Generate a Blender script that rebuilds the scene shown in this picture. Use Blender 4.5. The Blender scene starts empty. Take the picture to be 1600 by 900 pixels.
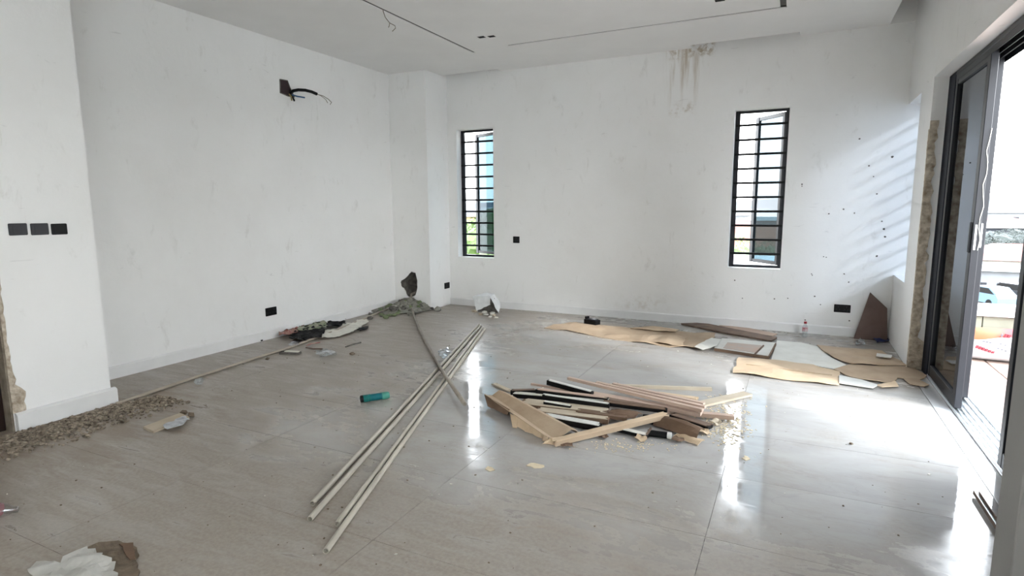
import bpy, bmesh, math, random
from mathutils import Vector, Matrix, noise
from mathutils.geometry import delaunay_2d_cdt
random.seed(7)
R = math.radians
scene = bpy.context.scene
COL = scene.collection

# ------------------------------------------------------------------ camera
CAM_H, FPX = 1.4, 903.57
YAW, PITCH, ROLL = R(26.0546), R(8.0846), R(-0.279)
_f = Vector((-math.sin(YAW)*math.cos(PITCH), math.cos(YAW)*math.cos(PITCH), -math.sin(PITCH)))
_r0 = Vector((math.cos(YAW), math.sin(YAW), 0)); _u0 = _r0.cross(_f)
_r = _r0*math.cos(ROLL) + _u0*math.sin(ROLL); _u = -_r0*math.sin(ROLL) + _u0*math.cos(ROLL)
CAM = Vector((0, 0, CAM_H))
cd = bpy.data.cameras.new('camera'); cam = bpy.data.objects.new('camera', cd); COL.objects.link(cam)
cd.sensor_width = 36; cd.lens = FPX/1600*36; cd.clip_end = 2000; cd.clip_start = .05
m = Matrix((_r, _u, -_f)).transposed().to_4x4(); m.translation = CAM
cam.matrix_world = m
scene.camera = cam

# ------------------------------------------------------------------ light
vs = scene.view_settings
vs.view_transform = 'Standard'; vs.look = 'None'; vs.gamma = 1; vs.use_curve_mapping = False
vs.exposure = 4.1
w = bpy.data.worlds.new('overcast_sky'); scene.world = w; w.use_nodes = True
nt = w.node_tree; nt.nodes.clear()
o_ = nt.nodes.new('ShaderNodeOutputWorld'); bg = nt.nodes.new('ShaderNodeBackground')
tc = nt.nodes.new('ShaderNodeTexCoord'); sx = nt.nodes.new('ShaderNodeSeparateXYZ'); cr = nt.nodes.new('ShaderNodeValToRGB')
nt.links.new(tc.outputs['Generated'], sx.inputs[0]); nt.links.new(sx.outputs['Z'], cr.inputs[0])
cr.color_ramp.elements[0].color = (.96, .97, .96, 1); cr.color_ramp.elements[1].color = (.80, .89, 1, 1); cr.color_ramp.elements[1].position = .7
nt.links.new(cr.outputs[0], bg.inputs[0]); bg.inputs[1].default_value = 1.0
nt.links.new(bg.outputs[0], o_.inputs[0])
sd = bpy.data.lights.new('hazy_sun', 'SUN'); sd.energy = .30; sd.angle = R(8); sd.color = (.97, .98, 1)
sun = bpy.data.objects.new('hazy_sun', sd); COL.objects.link(sun); sun.location = (8, -6, 8)
sun.rotation_euler = Vector((-1, .60, -.6)).to_track_quat('-Z', 'Y').to_euler()

# ------------------------------------------------------------------ helpers
def ray(px, py): return _f + _r*((px-800)/FPX) - _u*((py-450)/FPX)
def at(px, py, z=0.0):            # point of a horizontal plane
    d = ray(px, py); t = (z-CAM_H)/d.z; return CAM + d*t
def at_y(px, py, Y): d = ray(px, py); return CAM + d*(Y/d.y)
def at_x(px, py, X): d = ray(px, py); return CAM + d*(X/d.x)
ORG = {}
def finish(name, verts, faces, mat, parent=None, smooth=False, origin=None):
    vs_ = [Vector(v) for v in verts]
    if origin is None:
        n = len(vs_); origin = Vector((sum(v.x for v in vs_)/n, sum(v.y for v in vs_)/n, min(v.z for v in vs_)))
    me = bpy.data.meshes.new(name); me.from_pydata([v-origin for v in vs_], [], faces); me.materials.append(mat)
    bm = bmesh.new(); bm.from_mesh(me); bmesh.ops.recalc_face_normals(bm, faces=bm.faces); bm.to_mesh(me); bm.free()
    if smooth:
        for p in me.polygons: p.use_smooth = True
    ob = bpy.data.objects.new(name, me); COL.objects.link(ob); ORG[ob.name] = Vector(origin)
    if parent: ob.parent = parent; ob.location = origin - ORG[parent.name]
    else: ob.location = origin
    return ob
def empty(name, loc):
    e = bpy.data.objects.new(name, None); COL.objects.link(e); e.location = loc; e.empty_display_size = .1
    ORG[e.name] = Vector(loc); return e
def tag(o, label, cat, group=None):
    o['label'] = label; o['category'] = cat
    if group: o['group'] = group
    return o
def struct(o, label=None, cat=None):
    o['kind'] = 'structure'
    if label: o['label'] = label
    if cat: o['category'] = cat
    return o
class MB:
    def __init__(s): s.v = []; s.f = []
    def add(s, v, f):
        n = len(s.v); s.v += [Vector(p) for p in v]; s.f += [tuple(i+n for i in q) for q in f]; return s
    def box(s, x0, x1, y0, y1, z0, z1):
        return s.add([(x0,y0,z0),(x1,y0,z0),(x1,y1,z0),(x0,y1,z0),(x0,y0,z1),(x1,y0,z1),(x1,y1,z1),(x0,y1,z1)],
                     [(0,3,2,1),(4,5,6,7),(0,1,5,4),(1,2,6,5),(2,3,7,6),(3,0,4,7)])
    def cham(s, x0, x1, y0, y1, z0, z1, b=.003):      # box with chamfered edges
        bm = bmesh.new(); bmesh.ops.create_cube(bm, size=1)
        for v in bm.verts: v.co = Vector((x0+(v.co.x+.5)*(x1-x0), y0+(v.co.y+.5)*(y1-y0), z0+(v.co.z+.5)*(z1-z0)))
        bmesh.ops.bevel(bm, geom=bm.edges[:], offset=b, segments=1, affect='EDGES')
        return s.bm(bm)
    def bm(s, bm):
        bm.verts.index_update(); s.add([v.co.copy() for v in bm.verts], [tuple(v.index for v in f.verts) for f in bm.faces]); bm.free(); return s
    def bar(s, p, q, wd, th, up=(0,0,1), roll=0, ragged=0):   # oriented bar, p,q = centres of the ends
        p, q = Vector(p), Vector(q); d = (q-p).normalized(); a = d.cross(Vector(up)).normalized(); b = a.cross(d)
        a, b = a*math.cos(roll)+b*math.sin(roll), b*math.cos(roll)-a*math.sin(roll)
        n = 6; ring = []
        for e, sg in ((p, -1), (q, 1)):
            for i in range(n+1):
                t = (i/n-.5)*wd; j = random.uniform(0, ragged)*sg*-1 if ragged else 0
                ring.append((e+a*t+d*j, b*th/2))
        V = []; 
        for c_, h_ in ring: V += [c_-h_, c_+h_]
        k = 2*(n+1); F = []
        for i in range(n):
            F += [(2*i, 2*i+2, k+2*i+2, k+2*i), (2*i+1, k+2*i+1, k+2*i+3, 2*i+3), (2*i, 2*i+1, 2*i+3, 2*i+2), (k+2*i, k+2*i+2, k+2*i+3, k+2*i+1)]
        F += [(0, k, k+1, 1), (2*n, 2*n+1, k+2*n+1, k+2*n)]
        return s.add(V, F)
    def tube(s, pts, r, seg=10, hollow=0, caps=True):
        pts = [Vector(p) for p in pts]; rr = r if isinstance(r, (list, tuple)) else [r]*len(pts)
        V = []; F = []; prev = None; rings = 0
        def ring(c, d, rad):
            nonlocal prev, rings
            a = (prev - d*prev.dot(d)) if prev is not None else d.orthogonal()
            if a.length < 1e-6: a = d.orthogonal()
            a.normalize(); prev = a; b = d.cross(a)
            for k in range(seg): t = 2*math.pi*k/seg; V.append(c+a*rad*math.cos(t)+b*rad*math.sin(t))
            rings += 1
        ds = [(pts[min(i+1, len(pts)-1)]-pts[max(i-1, 0)]).normalized() for i in range(len(pts))]
        if hollow: ring(pts[0]+ds[0]*.05, ds[0], hollow); ring(pts[0], ds[0], hollow)
        for i, p in enumerate(pts): ring(p, ds[i], rr[i])
        if hollow: ring(pts[-1], ds[-1], hollow); ring(pts[-1]-ds[-1]*.05, ds[-1], hollow)
        for i in range(rings-1):
            for k in range(seg): F.append((i*seg+k, i*seg+(k+1)%seg, (i+1)*seg+(k+1)%seg, (i+1)*seg+k))
        if caps: F += [tuple(range(seg)), tuple(range((rings-1)*seg, rings*seg))]
        return s.add(V, F)
    def lathe(s, prof, axis_p, axis_d, seg=16):       # prof = [(dist along axis, radius)]
        axis_d = Vector(axis_d).normalized(); axis_p = Vector(axis_p); a = axis_d.orthogonal().normalized(); b = axis_d.cross(a)
        V = [axis_p+axis_d*t+(a*math.cos(2*math.pi*k/seg)+b*math.sin(2*math.pi*k/seg))*max(r, 1e-4) for t, r in prof for k in range(seg)]
        F = [(i*seg+k, i*seg+(k+1)%seg, (i+1)*seg+(k+1)%seg, (i+1)*seg+k) for i in range(len(prof)-1) for k in range(seg)]
        F += [tuple(range(seg)), tuple(range((len(prof)-1)*seg, len(prof)*seg))]
        return s.add(V, F)
    def prism(s, poly, d):                             # closed 3-D polygon extruded by vector d
        n = len(poly); P = [Vector(p) for p in poly]; d = Vector(d)
        return s.add(P+[p+d for p in P], [tuple(range(n)), tuple(range(2*n-1, n-1, -1))]+[(i, (i+1) % n, n+(i+1) % n, n+i) for i in range(n)])
    def rock(s, c, r, seed=0, flat=.7):
        rd = random.Random(seed); bm = bmesh.new(); bmesh.ops.create_icosphere(bm, subdivisions=1 if r > .03 else 0+1, radius=1) if r > .03 else bmesh.ops.create_icosphere(bm, subdivisions=1, radius=1)
        if r <= .03: bm.free(); bm = bmesh.new(); bmesh.ops.create_cube(bm, size=1.5)
        rot = Matrix.Rotation(rd.uniform(0, 6.28), 3, Vector((rd.random()-.5, rd.random()-.5, rd.random()-.5)).normalized())
        for v in bm.verts:
            p = rot @ (v.co*rd.uniform(.72, 1.2)); v.co = Vector(c)+Vector((p.x*r*rd.uniform(.9, 1.2), p.y*r, p.z*r*flat))
        return s.bm(bm)
    def build(s, name, mat, parent=None, smooth=False, origin=None): return finish(name, s.v, s.f, mat, parent, smooth, origin)

def grid_solid(xs, ys, zs, solid):                     # a wall or slab with openings, only its outer faces
    nx, ny, nz = len(xs)-1, len(ys)-1, len(zs)-1
    S = lambda i, j, k: 0 <= i < nx and 0 <= j < ny and 0 <= k < nz and solid((xs[i]+xs[i+1])/2, (ys[j]+ys[j+1])/2, (zs[k]+zs[k+1])/2)
    idx = {}; V = []; F = []
    def vi(i, j, k):
        if (i, j, k) not in idx: idx[i, j, k] = len(V); V.append(Vector((xs[i], ys[j], zs[k])))
        return idx[i, j, k]
    for i in range(nx):
        for j in range(ny):
            for k in range(nz):
                if not S(i, j, k): continue
                if not S(i-1, j, k): F.append((vi(i,j,k), vi(i,j,k+1), vi(i,j+1,k+1), vi(i,j+1,k)))
                if not S(i+1, j, k): F.append((vi(i+1,j,k), vi(i+1,j+1,k), vi(i+1,j+1,k+1), vi(i+1,j,k+1)))
                if not S(i, j-1, k): F.append((vi(i,j,k), vi(i+1,j,k), vi(i+1,j,k+1), vi(i,j,k+1)))
                if not S(i, j+1, k): F.append((vi(i,j+1,k), vi(i,j+1,k+1), vi(i+1,j+1,k+1), vi(i+1,j+1,k)))
                if not S(i, j, k-1): F.append((vi(i,j,k), vi(i,j+1,k), vi(i+1,j+1,k), vi(i+1,j,k)))
                if not S(i, j, k+1): F.append((vi(i,j,k+1), vi(i+1,j,k+1), vi(i+1,j+1,k+1), vi(i,j+1,k+1)))
    mb = MB(); mb.v = V; mb.f = F; return mb
def pts_in(poly, p):
    c = False; n = len(poly)
    for i in range(n):
        a, b = poly[i], poly[i-1]
        if (a.y > p.y) != (b.y > p.y) and p.x < (b.x-a.x)*(p.y-a.y)/(b.y-a.y)+a.x: c = not c
    return c
def sheet_mb(poly, th=.004, step=.05, hfun=None, torn=.004, base=0.0):   # irregular sheet, real thickness
    P = [Vector((p[0], p[1])) for p in poly]; B = []
    for i in range(len(P)):
        a, b = P[i], P[(i+1) % len(P)]; n = max(1, int((b-a).length/step))
        for k in range(n):
            q = a.lerp(b, k/n)
            if k: q = q + Vector((random.uniform(-torn, torn), random.uniform(-torn, torn)))
            B.append(q)
    pts = list(B); x0, x1 = min(p.x for p in B), max(p.x for p in B); y0, y1 = min(p.y for p in B), max(p.y for p in B)
    x = x0+step/2
    while x < x1:
        y = y0+step/2
        while y < y1:
            q = Vector((x+random.uniform(-.2, .2)*step, y+random.uniform(-.2, .2)*step))
            if pts_in(B, q) and min((q-b).length for b in B) > step*.45: pts.append(q)
            y += step
        x += step
    r = delaunay_2d_cdt(pts, [(i, (i+1) % len(B)) for i in range(len(B))], [], 1, 1e-6)
    V2, FA = r[0], r[2]; edges = {}
    for f in FA:
        for i in range(len(f)):
            e = (f[i], f[(i+1) % len(f)])
            edges[e] = 1
    n = len(V2); V = []
    for up in (0, 1):
        for p in V2:
            h_ = hfun(p.x, p.y) if hfun else 0.0
            V.append(Vector((p.x, p.y, base+max(0, h_)+th*up)))
    F = [tuple(reversed(f)) for f in FA]+[tuple(i+n for i in f) for f in FA]
    F += [(a, b, b+n, a+n) for (a, b) in edges if (b, a) not in edges]
    mb = MB(); mb.v = V; mb.f = F; return mb
def wavy(amp, sc, seed=0, bias=0.0, lift=None):
    def f(x, y):
        h_ = max(0, noise.noise(Vector((x*sc, y*sc, seed*3.7)))+bias)*amp
        if lift: h_ += lift(x, y)
        return h_
    return f
def crumple(amp, sc, seed=0):
    def f(x, y):
        a = noise.noise(Vector((x*sc, y*sc, seed*5.1))); b = noise.noise(Vector((x*sc*2.7, y*sc*2.7, seed*2.3+9)))
        return amp*(.25+1.1*(1-abs(a)*2.2)*.5+.5*abs(b)*1.4)
    return f
def px_poly(pp, z=0.0): return [at(x, y, z) for x, y in pp]

# ------------------------------------------------------------------ materials
MATS = {}
def nodes_of(m): return m.node_tree.nodes, m.node_tree.links
def mat(name, c, rough=.6, metal=0.0, var=.12, sc=12.0, bump=0.0, bsc=None, c2=None, spec=.5, detail=4, coord='Object', stretch=None, ior=None, sheen=None):
    if name in MATS: return MATS[name]
    m = bpy.data.materials.new(name); m.use_nodes = True; N, L = nodes_of(m); b = N['Principled BSDF']
    b.inputs['Roughness'].default_value = rough; b.inputs['Metallic'].default_value = metal; b.inputs['Specular IOR Level'].default_value = spec
    t = N.new('ShaderNodeTexCoord'); no = N.new('ShaderNodeTexNoise'); no.inputs['Scale'].default_value = sc; no.inputs['Detail'].default_value = detail
    src = t.outputs[coord]
    if stretch:
        mp = N.new('ShaderNodeMapping'); mp.inputs['Scale'].default_value = stretch; L.new(src, mp.inputs[0]); src = mp.outputs[0]
    L.new(src, no.inputs['Vector'])
    rp = N.new('ShaderNodeValToRGB'); rp.color_ramp.elements[0].position = .3; rp.color_ramp.elements[1].position = .7
    lo = c2 if c2 else tuple(x*(1-var) for x in c); hi = c if c2 else tuple(min(1, x*(1+var*.6)) for x in c)
    rp.color_ramp.elements[0].color = (*lo, 1); rp.color_ramp.elements[1].color = (*hi, 1)
    L.new(no.outputs['Fac'], rp.inputs[0]); L.new(rp.outputs[0], b.inputs['Base Color'])
    if bump:
        n2 = N.new('ShaderNodeTexNoise'); n2.inputs['Scale'].default_value = bsc or sc*3; n2.inputs['Detail'].default_value = 5; L.new(src, n2.inputs['Vector'])
        bu = N.new('ShaderNodeBump'); bu.inputs['Strength'].default_value = bump; bu.inputs['Distance'].default_value = .01
        L.new(n2.outputs['Fac'], bu.inputs['Height']); L.new(bu.outputs[0], b.inputs['Normal'])
    MATS[name] = m; return m
class NB:                                              # tiny node helper
    def __init__(s, m): s.N, s.L = nodes_of(m)
    def n(s, t, **kw):
        x = s.N.new(t)
        for k, v in kw.items(): setattr(x, k, v)
        return x
    def noise(s, vec, sc, det=4, rough=.5, dist=0):
        x = s.n('ShaderNodeTexNoise'); x.inputs['Scale'].default_value = sc; x.inputs['Detail'].default_value = det
        x.inputs['Roughness'].default_value = rough; x.inputs['Distortion'].default_value = dist; s.L.new(vec, x.inputs['Vector']); return x.outputs['Fac']
    def mapv(s, vec, scale=(1,1,1), rot=(0,0,0), loc=(0,0,0)):
        x = s.n('ShaderNodeMapping'); x.inputs['Scale'].default_value = scale; x.inputs['Rotation'].default_value = rot; x.inputs['Location'].default_value = loc
        s.L.new(vec, x.inputs[0]); return x.outputs[0]
    def rng(s, v, a, b, c=0., d=1.):
        x = s.n('ShaderNodeMapRange'); x.interpolation_type = 'SMOOTHSTEP'
        for i, q in zip(('From Min', 'From Max', 'To Min', 'To Max'), (a, b, c, d)): x.inputs[i].default_value = q
        s.L.new(v, x.inputs['Value']); return x.outputs[0]
    def math(s, op, a, b=None):
        x = s.n('ShaderNodeMath', operation=op)
        for i, q in enumerate((a, b)):
            if q is None: continue
            if isinstance(q, (int, float)): x.inputs[i].default_value = q
            else: s.L.new(q, x.inputs[i])
        return x.outputs[0]
    def mix(s, f, a, b):
        x = s.n('ShaderNodeMix', data_type='RGBA')
        for i, q in ((0, f), (6, a), (7, b)):
            if isinstance(q, (int, float)): x.inputs[i].default_value = q
            elif isinstance(q, tuple): x.inputs[i].default_value = (*q, 1)
            else: s.L.new(q, x.inputs[i])
        return x.outputs[2]
    def bump(s, h_, st, dist=.01):
        x = s.n('ShaderNodeBump'); x.inputs['Strength'].default_value = st; x.inputs['Distance'].default_value = dist; s.L.new(h_, x.inputs['Height']); return x.outputs[0]

def plaster(name, stain=False):
    m = bpy.data.materials.new(name); m.use_nodes = True; k = NB(m); b = k.N['Principled BSDF']; L = k.L
    g = k.n('ShaderNodeNewGeometry'); pos = g.outputs['Position']
    big = k.rng(k.noise(pos, 1.1, 5, .6), .35, .75); col = k.mix(big, (.88, .88, .865), (.84, .835, .815))
    sm = k.math('MULTIPLY', k.rng(k.noise(k.mapv(pos, (3, 3, 1.3), (.3, .2, 0)), 2.6, 7, .68, .4), .58, .78), .38)
    col = k.mix(sm, col, (.52, .50, .46))
    sc = k.math('MULTIPLY', k.rng(k.noise(k.mapv(pos, (2, 2, 9), (.5, .4, .2)), 3.1, 3, .5, .8), .71, .76), .22)
    col = k.mix(sc, col, (.40, .39, .38))
    if stain:
        s = k.n('ShaderNodeSeparateXYZ'); L.new(pos, s.inputs[0]); X, Z = s.outputs['X'], s.outputs['Z']
        def band(v, a, b_, c, d): return k.math('MULTIPLY', k.rng(v, a, b_), k.rng(v, c, d, 1, 0))
        drip = k.rng(k.noise(k.mapv(pos, (14, 1, 1.1)), 1.0, 5, .6), .47, .70)
        m1 = k.math('MULTIPLY', band(X, -1.50, -1.38, -1.12, -.95), k.rng(Z, 2.35, 3.1))
        m1 = k.math('MULTIPLY', k.math('MULTIPLY', m1, drip), .75)
        edge = k.math('MULTIPLY', k.math('MULTIPLY', band(X, -1.5, -1.3, -.98, -.88), k.rng(Z, 3.00, 3.10)), k.math('MULTIPLY', k.rng(k.noise(pos, 14, 5, .7), .42, .62), .85))
        low = k.math('MULTIPLY', k.math('MULTIPLY', band(X, -1.45, -1.3, -1.2, -1.05), band(Z, 2.38, 2.46, 2.5, 2.6)), k.math('MULTIPLY', k.rng(k.noise(pos, 11, 5, .7), .45, .65), .5))
        sp = k.math('MULTIPLY', k.math('MULTIPLY', band(X, -2.1, -1.75, -1.6, -1.2), band(Z, .1, .16, .2, .36)), k.math('MULTIPLY', k.rng(k.noise(pos, 10, 5, .7), .47, .66), .25))
        tot = k.math('MAXIMUM', k.math('MAXIMUM', m1, edge), k.math('MAXIMUM', low, sp))
        col = k.mix(tot, col, (.40, .31, .20))
    L.new(col, b.inputs['Base Color']); b.inputs['Roughness'].default_value = .62
    L.new(k.bump(k.noise(pos, 7, 6, .6), .18, .02), b.inputs['Normal'])
    MATS[name] = m; return m
M_wall = plaster('white_plaster'); M_back = plaster('stained_white_plaster', True)
M_ceil = mat('ceiling_paint', (.86, .855, .84), .8, var=.03, sc=2)
M_skirt = mat('skirting_gloss_white', (.80, .80, .79), .35, var=.05, sc=5)
def floor_mat():
    m = bpy.data.materials.new('polished_grey_tile'); m.use_nodes = True; k = NB(m); b = k.N['Principled BSDF']; L = k.L
    g = k.n('ShaderNodeNewGeometry'); pos = g.outputs['Position']; oi = k.n('ShaderNodeObjectInfo'); rnd = oi.outputs['Random']
    s = k.n('ShaderNodeSeparateXYZ'); L.new(pos, s.inputs[0]); X, Y = s.outputs['X'], s.outputs['Y']
    cv = k.n('ShaderNodeCombineXYZ'); L.new(k.math('MULTIPLY', rnd, 40), cv.inputs[2]); va = k.n('ShaderNodeVectorMath', operation='ADD'); L.new(pos, va.inputs[0]); L.new(cv.outputs[0], va.inputs[1]); tp = va.outputs[0]
    base = k.mix(k.rng(k.noise(k.mapv(tp, (1, 2.2, 1), (0, 0, .35)), 1.5, 6, .6, .6), .3, .7), (.41, .395, .375), (.475, .46, .435))
    vn = k.noise(k.mapv(tp, (1, 2.6, 1), (0, 0, .5)), 1.3, 4, .55, 1.2); vein = k.math('MULTIPLY', k.rng(k.math('ABSOLUTE', k.math('SUBTRACT', vn, .5)), 0, .02, 1, 0), .16)
    base = k.mix(vein, base, (.28, .27, .265))
    # dust: heavier where nobody walks, towards the left and back walls; gn paints in the weaker light near the viewpoint
    gl = k.rng(X, -1.6, -4.2); gb = k.rng(Y, 4.6, 6.6); gn = k.rng(Y, 3.4, 1.2)
    grad = k.math('MAXIMUM', k.math('MAXIMUM', gl, k.math('MULTIPLY', gb, .45)), gn)
    dn = k.noise(k.mapv(pos, (1, 1.5, 1), (0, 0, .2)), 1.7, 8, .66, .5)
    dust = k.rng(k.math('ADD', dn, k.math('MULTIPLY', grad, .52)), .44, .92)
    sw = k.noise(k.mapv(pos, (1.2, 6, 1), (0, 0, .42)), 2.0, 6, .62, 1.0)                      # streaky wipe marks
    dust = k.math('MINIMUM', k.math('ADD', k.math('MULTIPLY', dust, k.rng(sw, .2, .6, .55, 1)), k.rng(sw, .52, .80, 0, .25)), 1)
    fine = k.noise(pos, 55, 4, .6)
    dcol = k.mix(k.rng(fine, .3, .7), (.28, .235, .185), (.36, .31, .25))
    col = k.mix(k.math('MULTIPLY', dust, .85), base, dcol)
    smr = k.math('MULTIPLY', k.rng(k.noise(k.mapv(pos, (1, 2, 1), (0, 0, .2)), 3.2, 7, .72, .6),   .62, .76), .5)   # sandy smears
    col = k.mix(smr, col, (.34, .25, .14))
    pd = k.n('ShaderNodeVectorMath', operation='DISTANCE'); L.new(pos, pd.inputs[0]); pd.inputs[1].default_value = (-4.1, 2.0, 0)      # dirt trodden out of the gravel spill
    mud = k.math('ADD', k.noise(k.mapv(pos, (1, 2.6, 1), (0, 0, .3)), 2.6, 8, .7, .8), k.rng(pd.outputs['Value'], 1.3, .2, 0, .30))
    mud = k.math('MULTIPLY', k.rng(mud, .56, .80), k.math('MULTIPLY', k.math('MAXIMUM', grad, .12), .62))
    col = k.mix(mud, col, (.215, .155, .10))
    grit = k.math('MULTIPLY', k.rng(k.noise(pos, 34, 2, .5), .74, .78), .5)
    col = k.mix(grit, col, (.16, .13, .10))
    L.new(col, b.inputs['Base Color'])
    rg = k.math('ADD', k.math('MULTIPLY', dust, .42), k.math('MULTIPLY', smr, .4)); rg = k.math('ADD', rg, k.rng(sw, .35, .7, .008, .03))
    L.new(rg, b.inputs['Roughness']); b.inputs['IOR'].default_value = 1.55
    hb = k.math('ADD', k.math('MULTIPLY', k.noise(k.mapv(pos, (1.5, 9, 1), (0, 0, .25)), 2.2, 5, .6, .8), .6), k.math('MULTIPLY', fine, k.math('MULTIPLY', dust, .25)))
    L.new(k.bump(hb, .035, .02), b.inputs['Normal'])
    MATS['floor'] = m; return m
M_floor = floor_mat()
M_screed = mat('grout_screed', (.16, .145, .125), .9, sc=30, bump=.3)
M_render = mat('exposed_sand_render', (.36, .31, .24), .95, c2=(.17, .14, .105), sc=14, bump=.9, bsc=40)
M_render2 = mat('crumbling_render', (.70, .63, .52), .95, c2=(.30, .235, .165), sc=22, bump=.9, bsc=45)
M_rough = mat('broken_concrete', (.20, .185, .165), .95, c2=(.07, .065, .055), sc=18, bump=1, bsc=50)
M_alu = mat('anthracite_aluminium', (.014, .015, .019), .42, spec=.3, var=.1, sc=8)
M_navy = mat('navy_door_jamb', (.006, .008, .017), .6, var=.1, spec=.15)
M_track = mat('bare_aluminium_track', (.62, .64, .65), .32, metal=.85, var=.08, sc=20)
M_black = mat('black_plastic', (.004, .004, .0045), .45, var=.2, spec=.2)
M_charcoal = mat('charcoal_switch_plastic', (.022, .022, .027), .4, spec=.3, var=.1)
M_darkwood = mat('dark_brown_door_wood', (.030, .014, .010), .45, var=.4, sc=6, stretch=(6, 6, .6))
M_iron = mat('black_painted_iron', (.005, .0055, .006), .5, spec=.2, var=.2)
M_pvc = mat('off_white_pvc', (.52, .48, .40), .42, var=.12, sc=5, bump=.05)
M_pvcd = mat('dusty_pvc', (.36, .32, .265), .55, c2=(.22, .19, .155), sc=9)
M_card = mat('brown_cardboard', (.50, .385, .265), .85, c2=(.41, .30, .20), sc=6, bump=.15, bsc=60)
M_cardl = mat('light_cardboard', (.68, .53, .365), .85, c2=(.58, .43, .28), sc=5, bump=.12, bsc=60)
M_cardd = mat('dark_cardboard', (.20, .125, .078), .85, c2=(.13, .08, .05), sc=7, bump=.2, bsc=50)
M_mdf = mat('pinkish_mdf', (.58, .44, .345), .75, c2=(.47, .34, .265), sc=4, stretch=(1, 1, 1), bump=.08)
M_beige = mat('beige_board', (.60, .52, .40), .75, c2=(.48, .40, .29), sc=6)
M_plank = mat('brown_wood_plank', (.22, .15, .105), .7, c2=(.12, .08, .06), sc=9, bump=.1)
M_board = mat('dark_brown_board', (.15, .098, .08), .65, c2=(.11, .068, .055), sc=8, bump=.06)
M_white = mat('white_laminate', (.72, .71, .66), .45, var=.1, sc=9)
M_offw = mat('off_white_sheet', (.74, .725, .66), .6, c2=(.64, .62, .55), sc=7)
M_blackedge = mat('black_edge_core', (.006, .005, .005), .7, var=.3, spec=.2)
M_teal = mat('teal_plastic', (.0, .15, .135), .35, var=.3, sc=25)
M_tealb = mat('teal_blue_plastic', (.0, .125, .15), .35, var=.2, sc=25)
M_mint = mat('mint_plastic', (.07, .30, .23), .4, var=.2, sc=25)
M_cloth_k = mat('black_fabric', (.005, .005, .006), .9, var=.4, sc=30)
M_cloth_g = mat('green_fabric', (.20, .24, .15), .9, c2=(.42, .40, .33), sc=9)
M_red = mat('red_wrapper', (.26, .045, .035), .5, c2=(.45, .36, .30), sc=12)
M_paper = mat('white_paper', (.74, .72, .64), .75, var=.1, sc=12)
M_sack = mat('white_woven_sack', (.78, .80, .80), .6, var=.08, sc=14, bump=.1, bsc=90)
M_stone = mat('grey_rubble', (.34, .335, .29), .95, c2=(.17, .165, .135), sc=15, bump=.5)
M_stonel = mat('pale_rubble', (.55, .53, .46), .95, c2=(.38, .36, .30), sc=15, bump=.5)
M_stoneg = mat('greenish_rubble', (.21, .26, .13), .95, c2=(.12, .14, .08), sc=15, bump=.5)
M_gravel = mat('brown_gravel', (.46, .39, .30), .95, c2=(.09, .065, .045), sc=38, coord='Object')
M_dirt = mat('brown_dirt', (.23, .18, .125), .95, c2=(.14, .105, .075), sc=22, bump=.5)
M_foil = mat('silver_foil', (.55, .57, .60), .3, metal=.7, var=.2, sc=30, bump=.5)
M_copper = mat('copper_wire', (.30, .27, .22), .4, metal=.6)
M_blue = mat('blue_wire', (.03, .10, .20), .5)
M_bluerag = mat('blue_wrapper', (.02, .03, .12), .5, sc=30)
M_yel = mat('yellow_green_sheath', (.30, .24, .10), .5)
M_redcap = mat('red_cap', (.30, .012, .02), .4)
M_saw = mat('sawdust', (.74, .64, .46), .95, c2=(.62, .51, .34), sc=30)
def glassy(name, tint, refl, rough=0.0):
    m = bpy.data.materials.new(name); m.use_nodes = True; k = NB(m); k.N.remove(k.N['Principled BSDF']); out = k.N['Material Output']
    t = k.n('ShaderNodeBsdfTransparent'); g = k.n('ShaderNodeBsdfGlossy'); g.inputs['Roughness'].default_value = rough; g.inputs['Color'].default_value = (.92, .95, 1, 1)
    tcn = k.n('ShaderNodeTexCoord'); no = k.noise(tcn.outputs['Object'], 2.0, 3)
    k.L.new(k.mix(k.rng(no, .3, .7), tuple(x*.93 for x in tint), tint), t.inputs[0])
    lw = k.n('ShaderNodeLayerWeight'); fr = k.math('MULTIPLY', k.math('POWER', lw.outputs['Facing'], 4.0), .8)
    mx = k.n('ShaderNodeMixShader'); k.L.new(k.math('MINIMUM', k.math('ADD', fr, refl), 1), mx.inputs[0])
    k.L.new(t.outputs[0], mx.inputs[1]); k.L.new(g.outputs[0], mx.inputs[2]); k.L.new(mx.outputs[0], out.inputs[0]); MATS[name] = m; return m
M_glass_door = glassy('dark_solar_glass', (.14, .145, .16), .05)
M_glass_win = glassy('blue_tinted_glass', (.20, .255, .28), .03)
M_clear = glassy('clear_plastic', (.90, .92, .92), .10, .15)

# ------------------------------------------------------------------ room shell
XL, XP, XR, YB, ZC, ZT = -5.008, -4.36, .93, 7.012, 3.143, 3.6
WT, WB = 2.435, .69
W1 = (-4.27, -3.70); W2 = (-.676, -.128)
P = .632; JY = 1.785; JX = -.27; PX = 1.264
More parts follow.
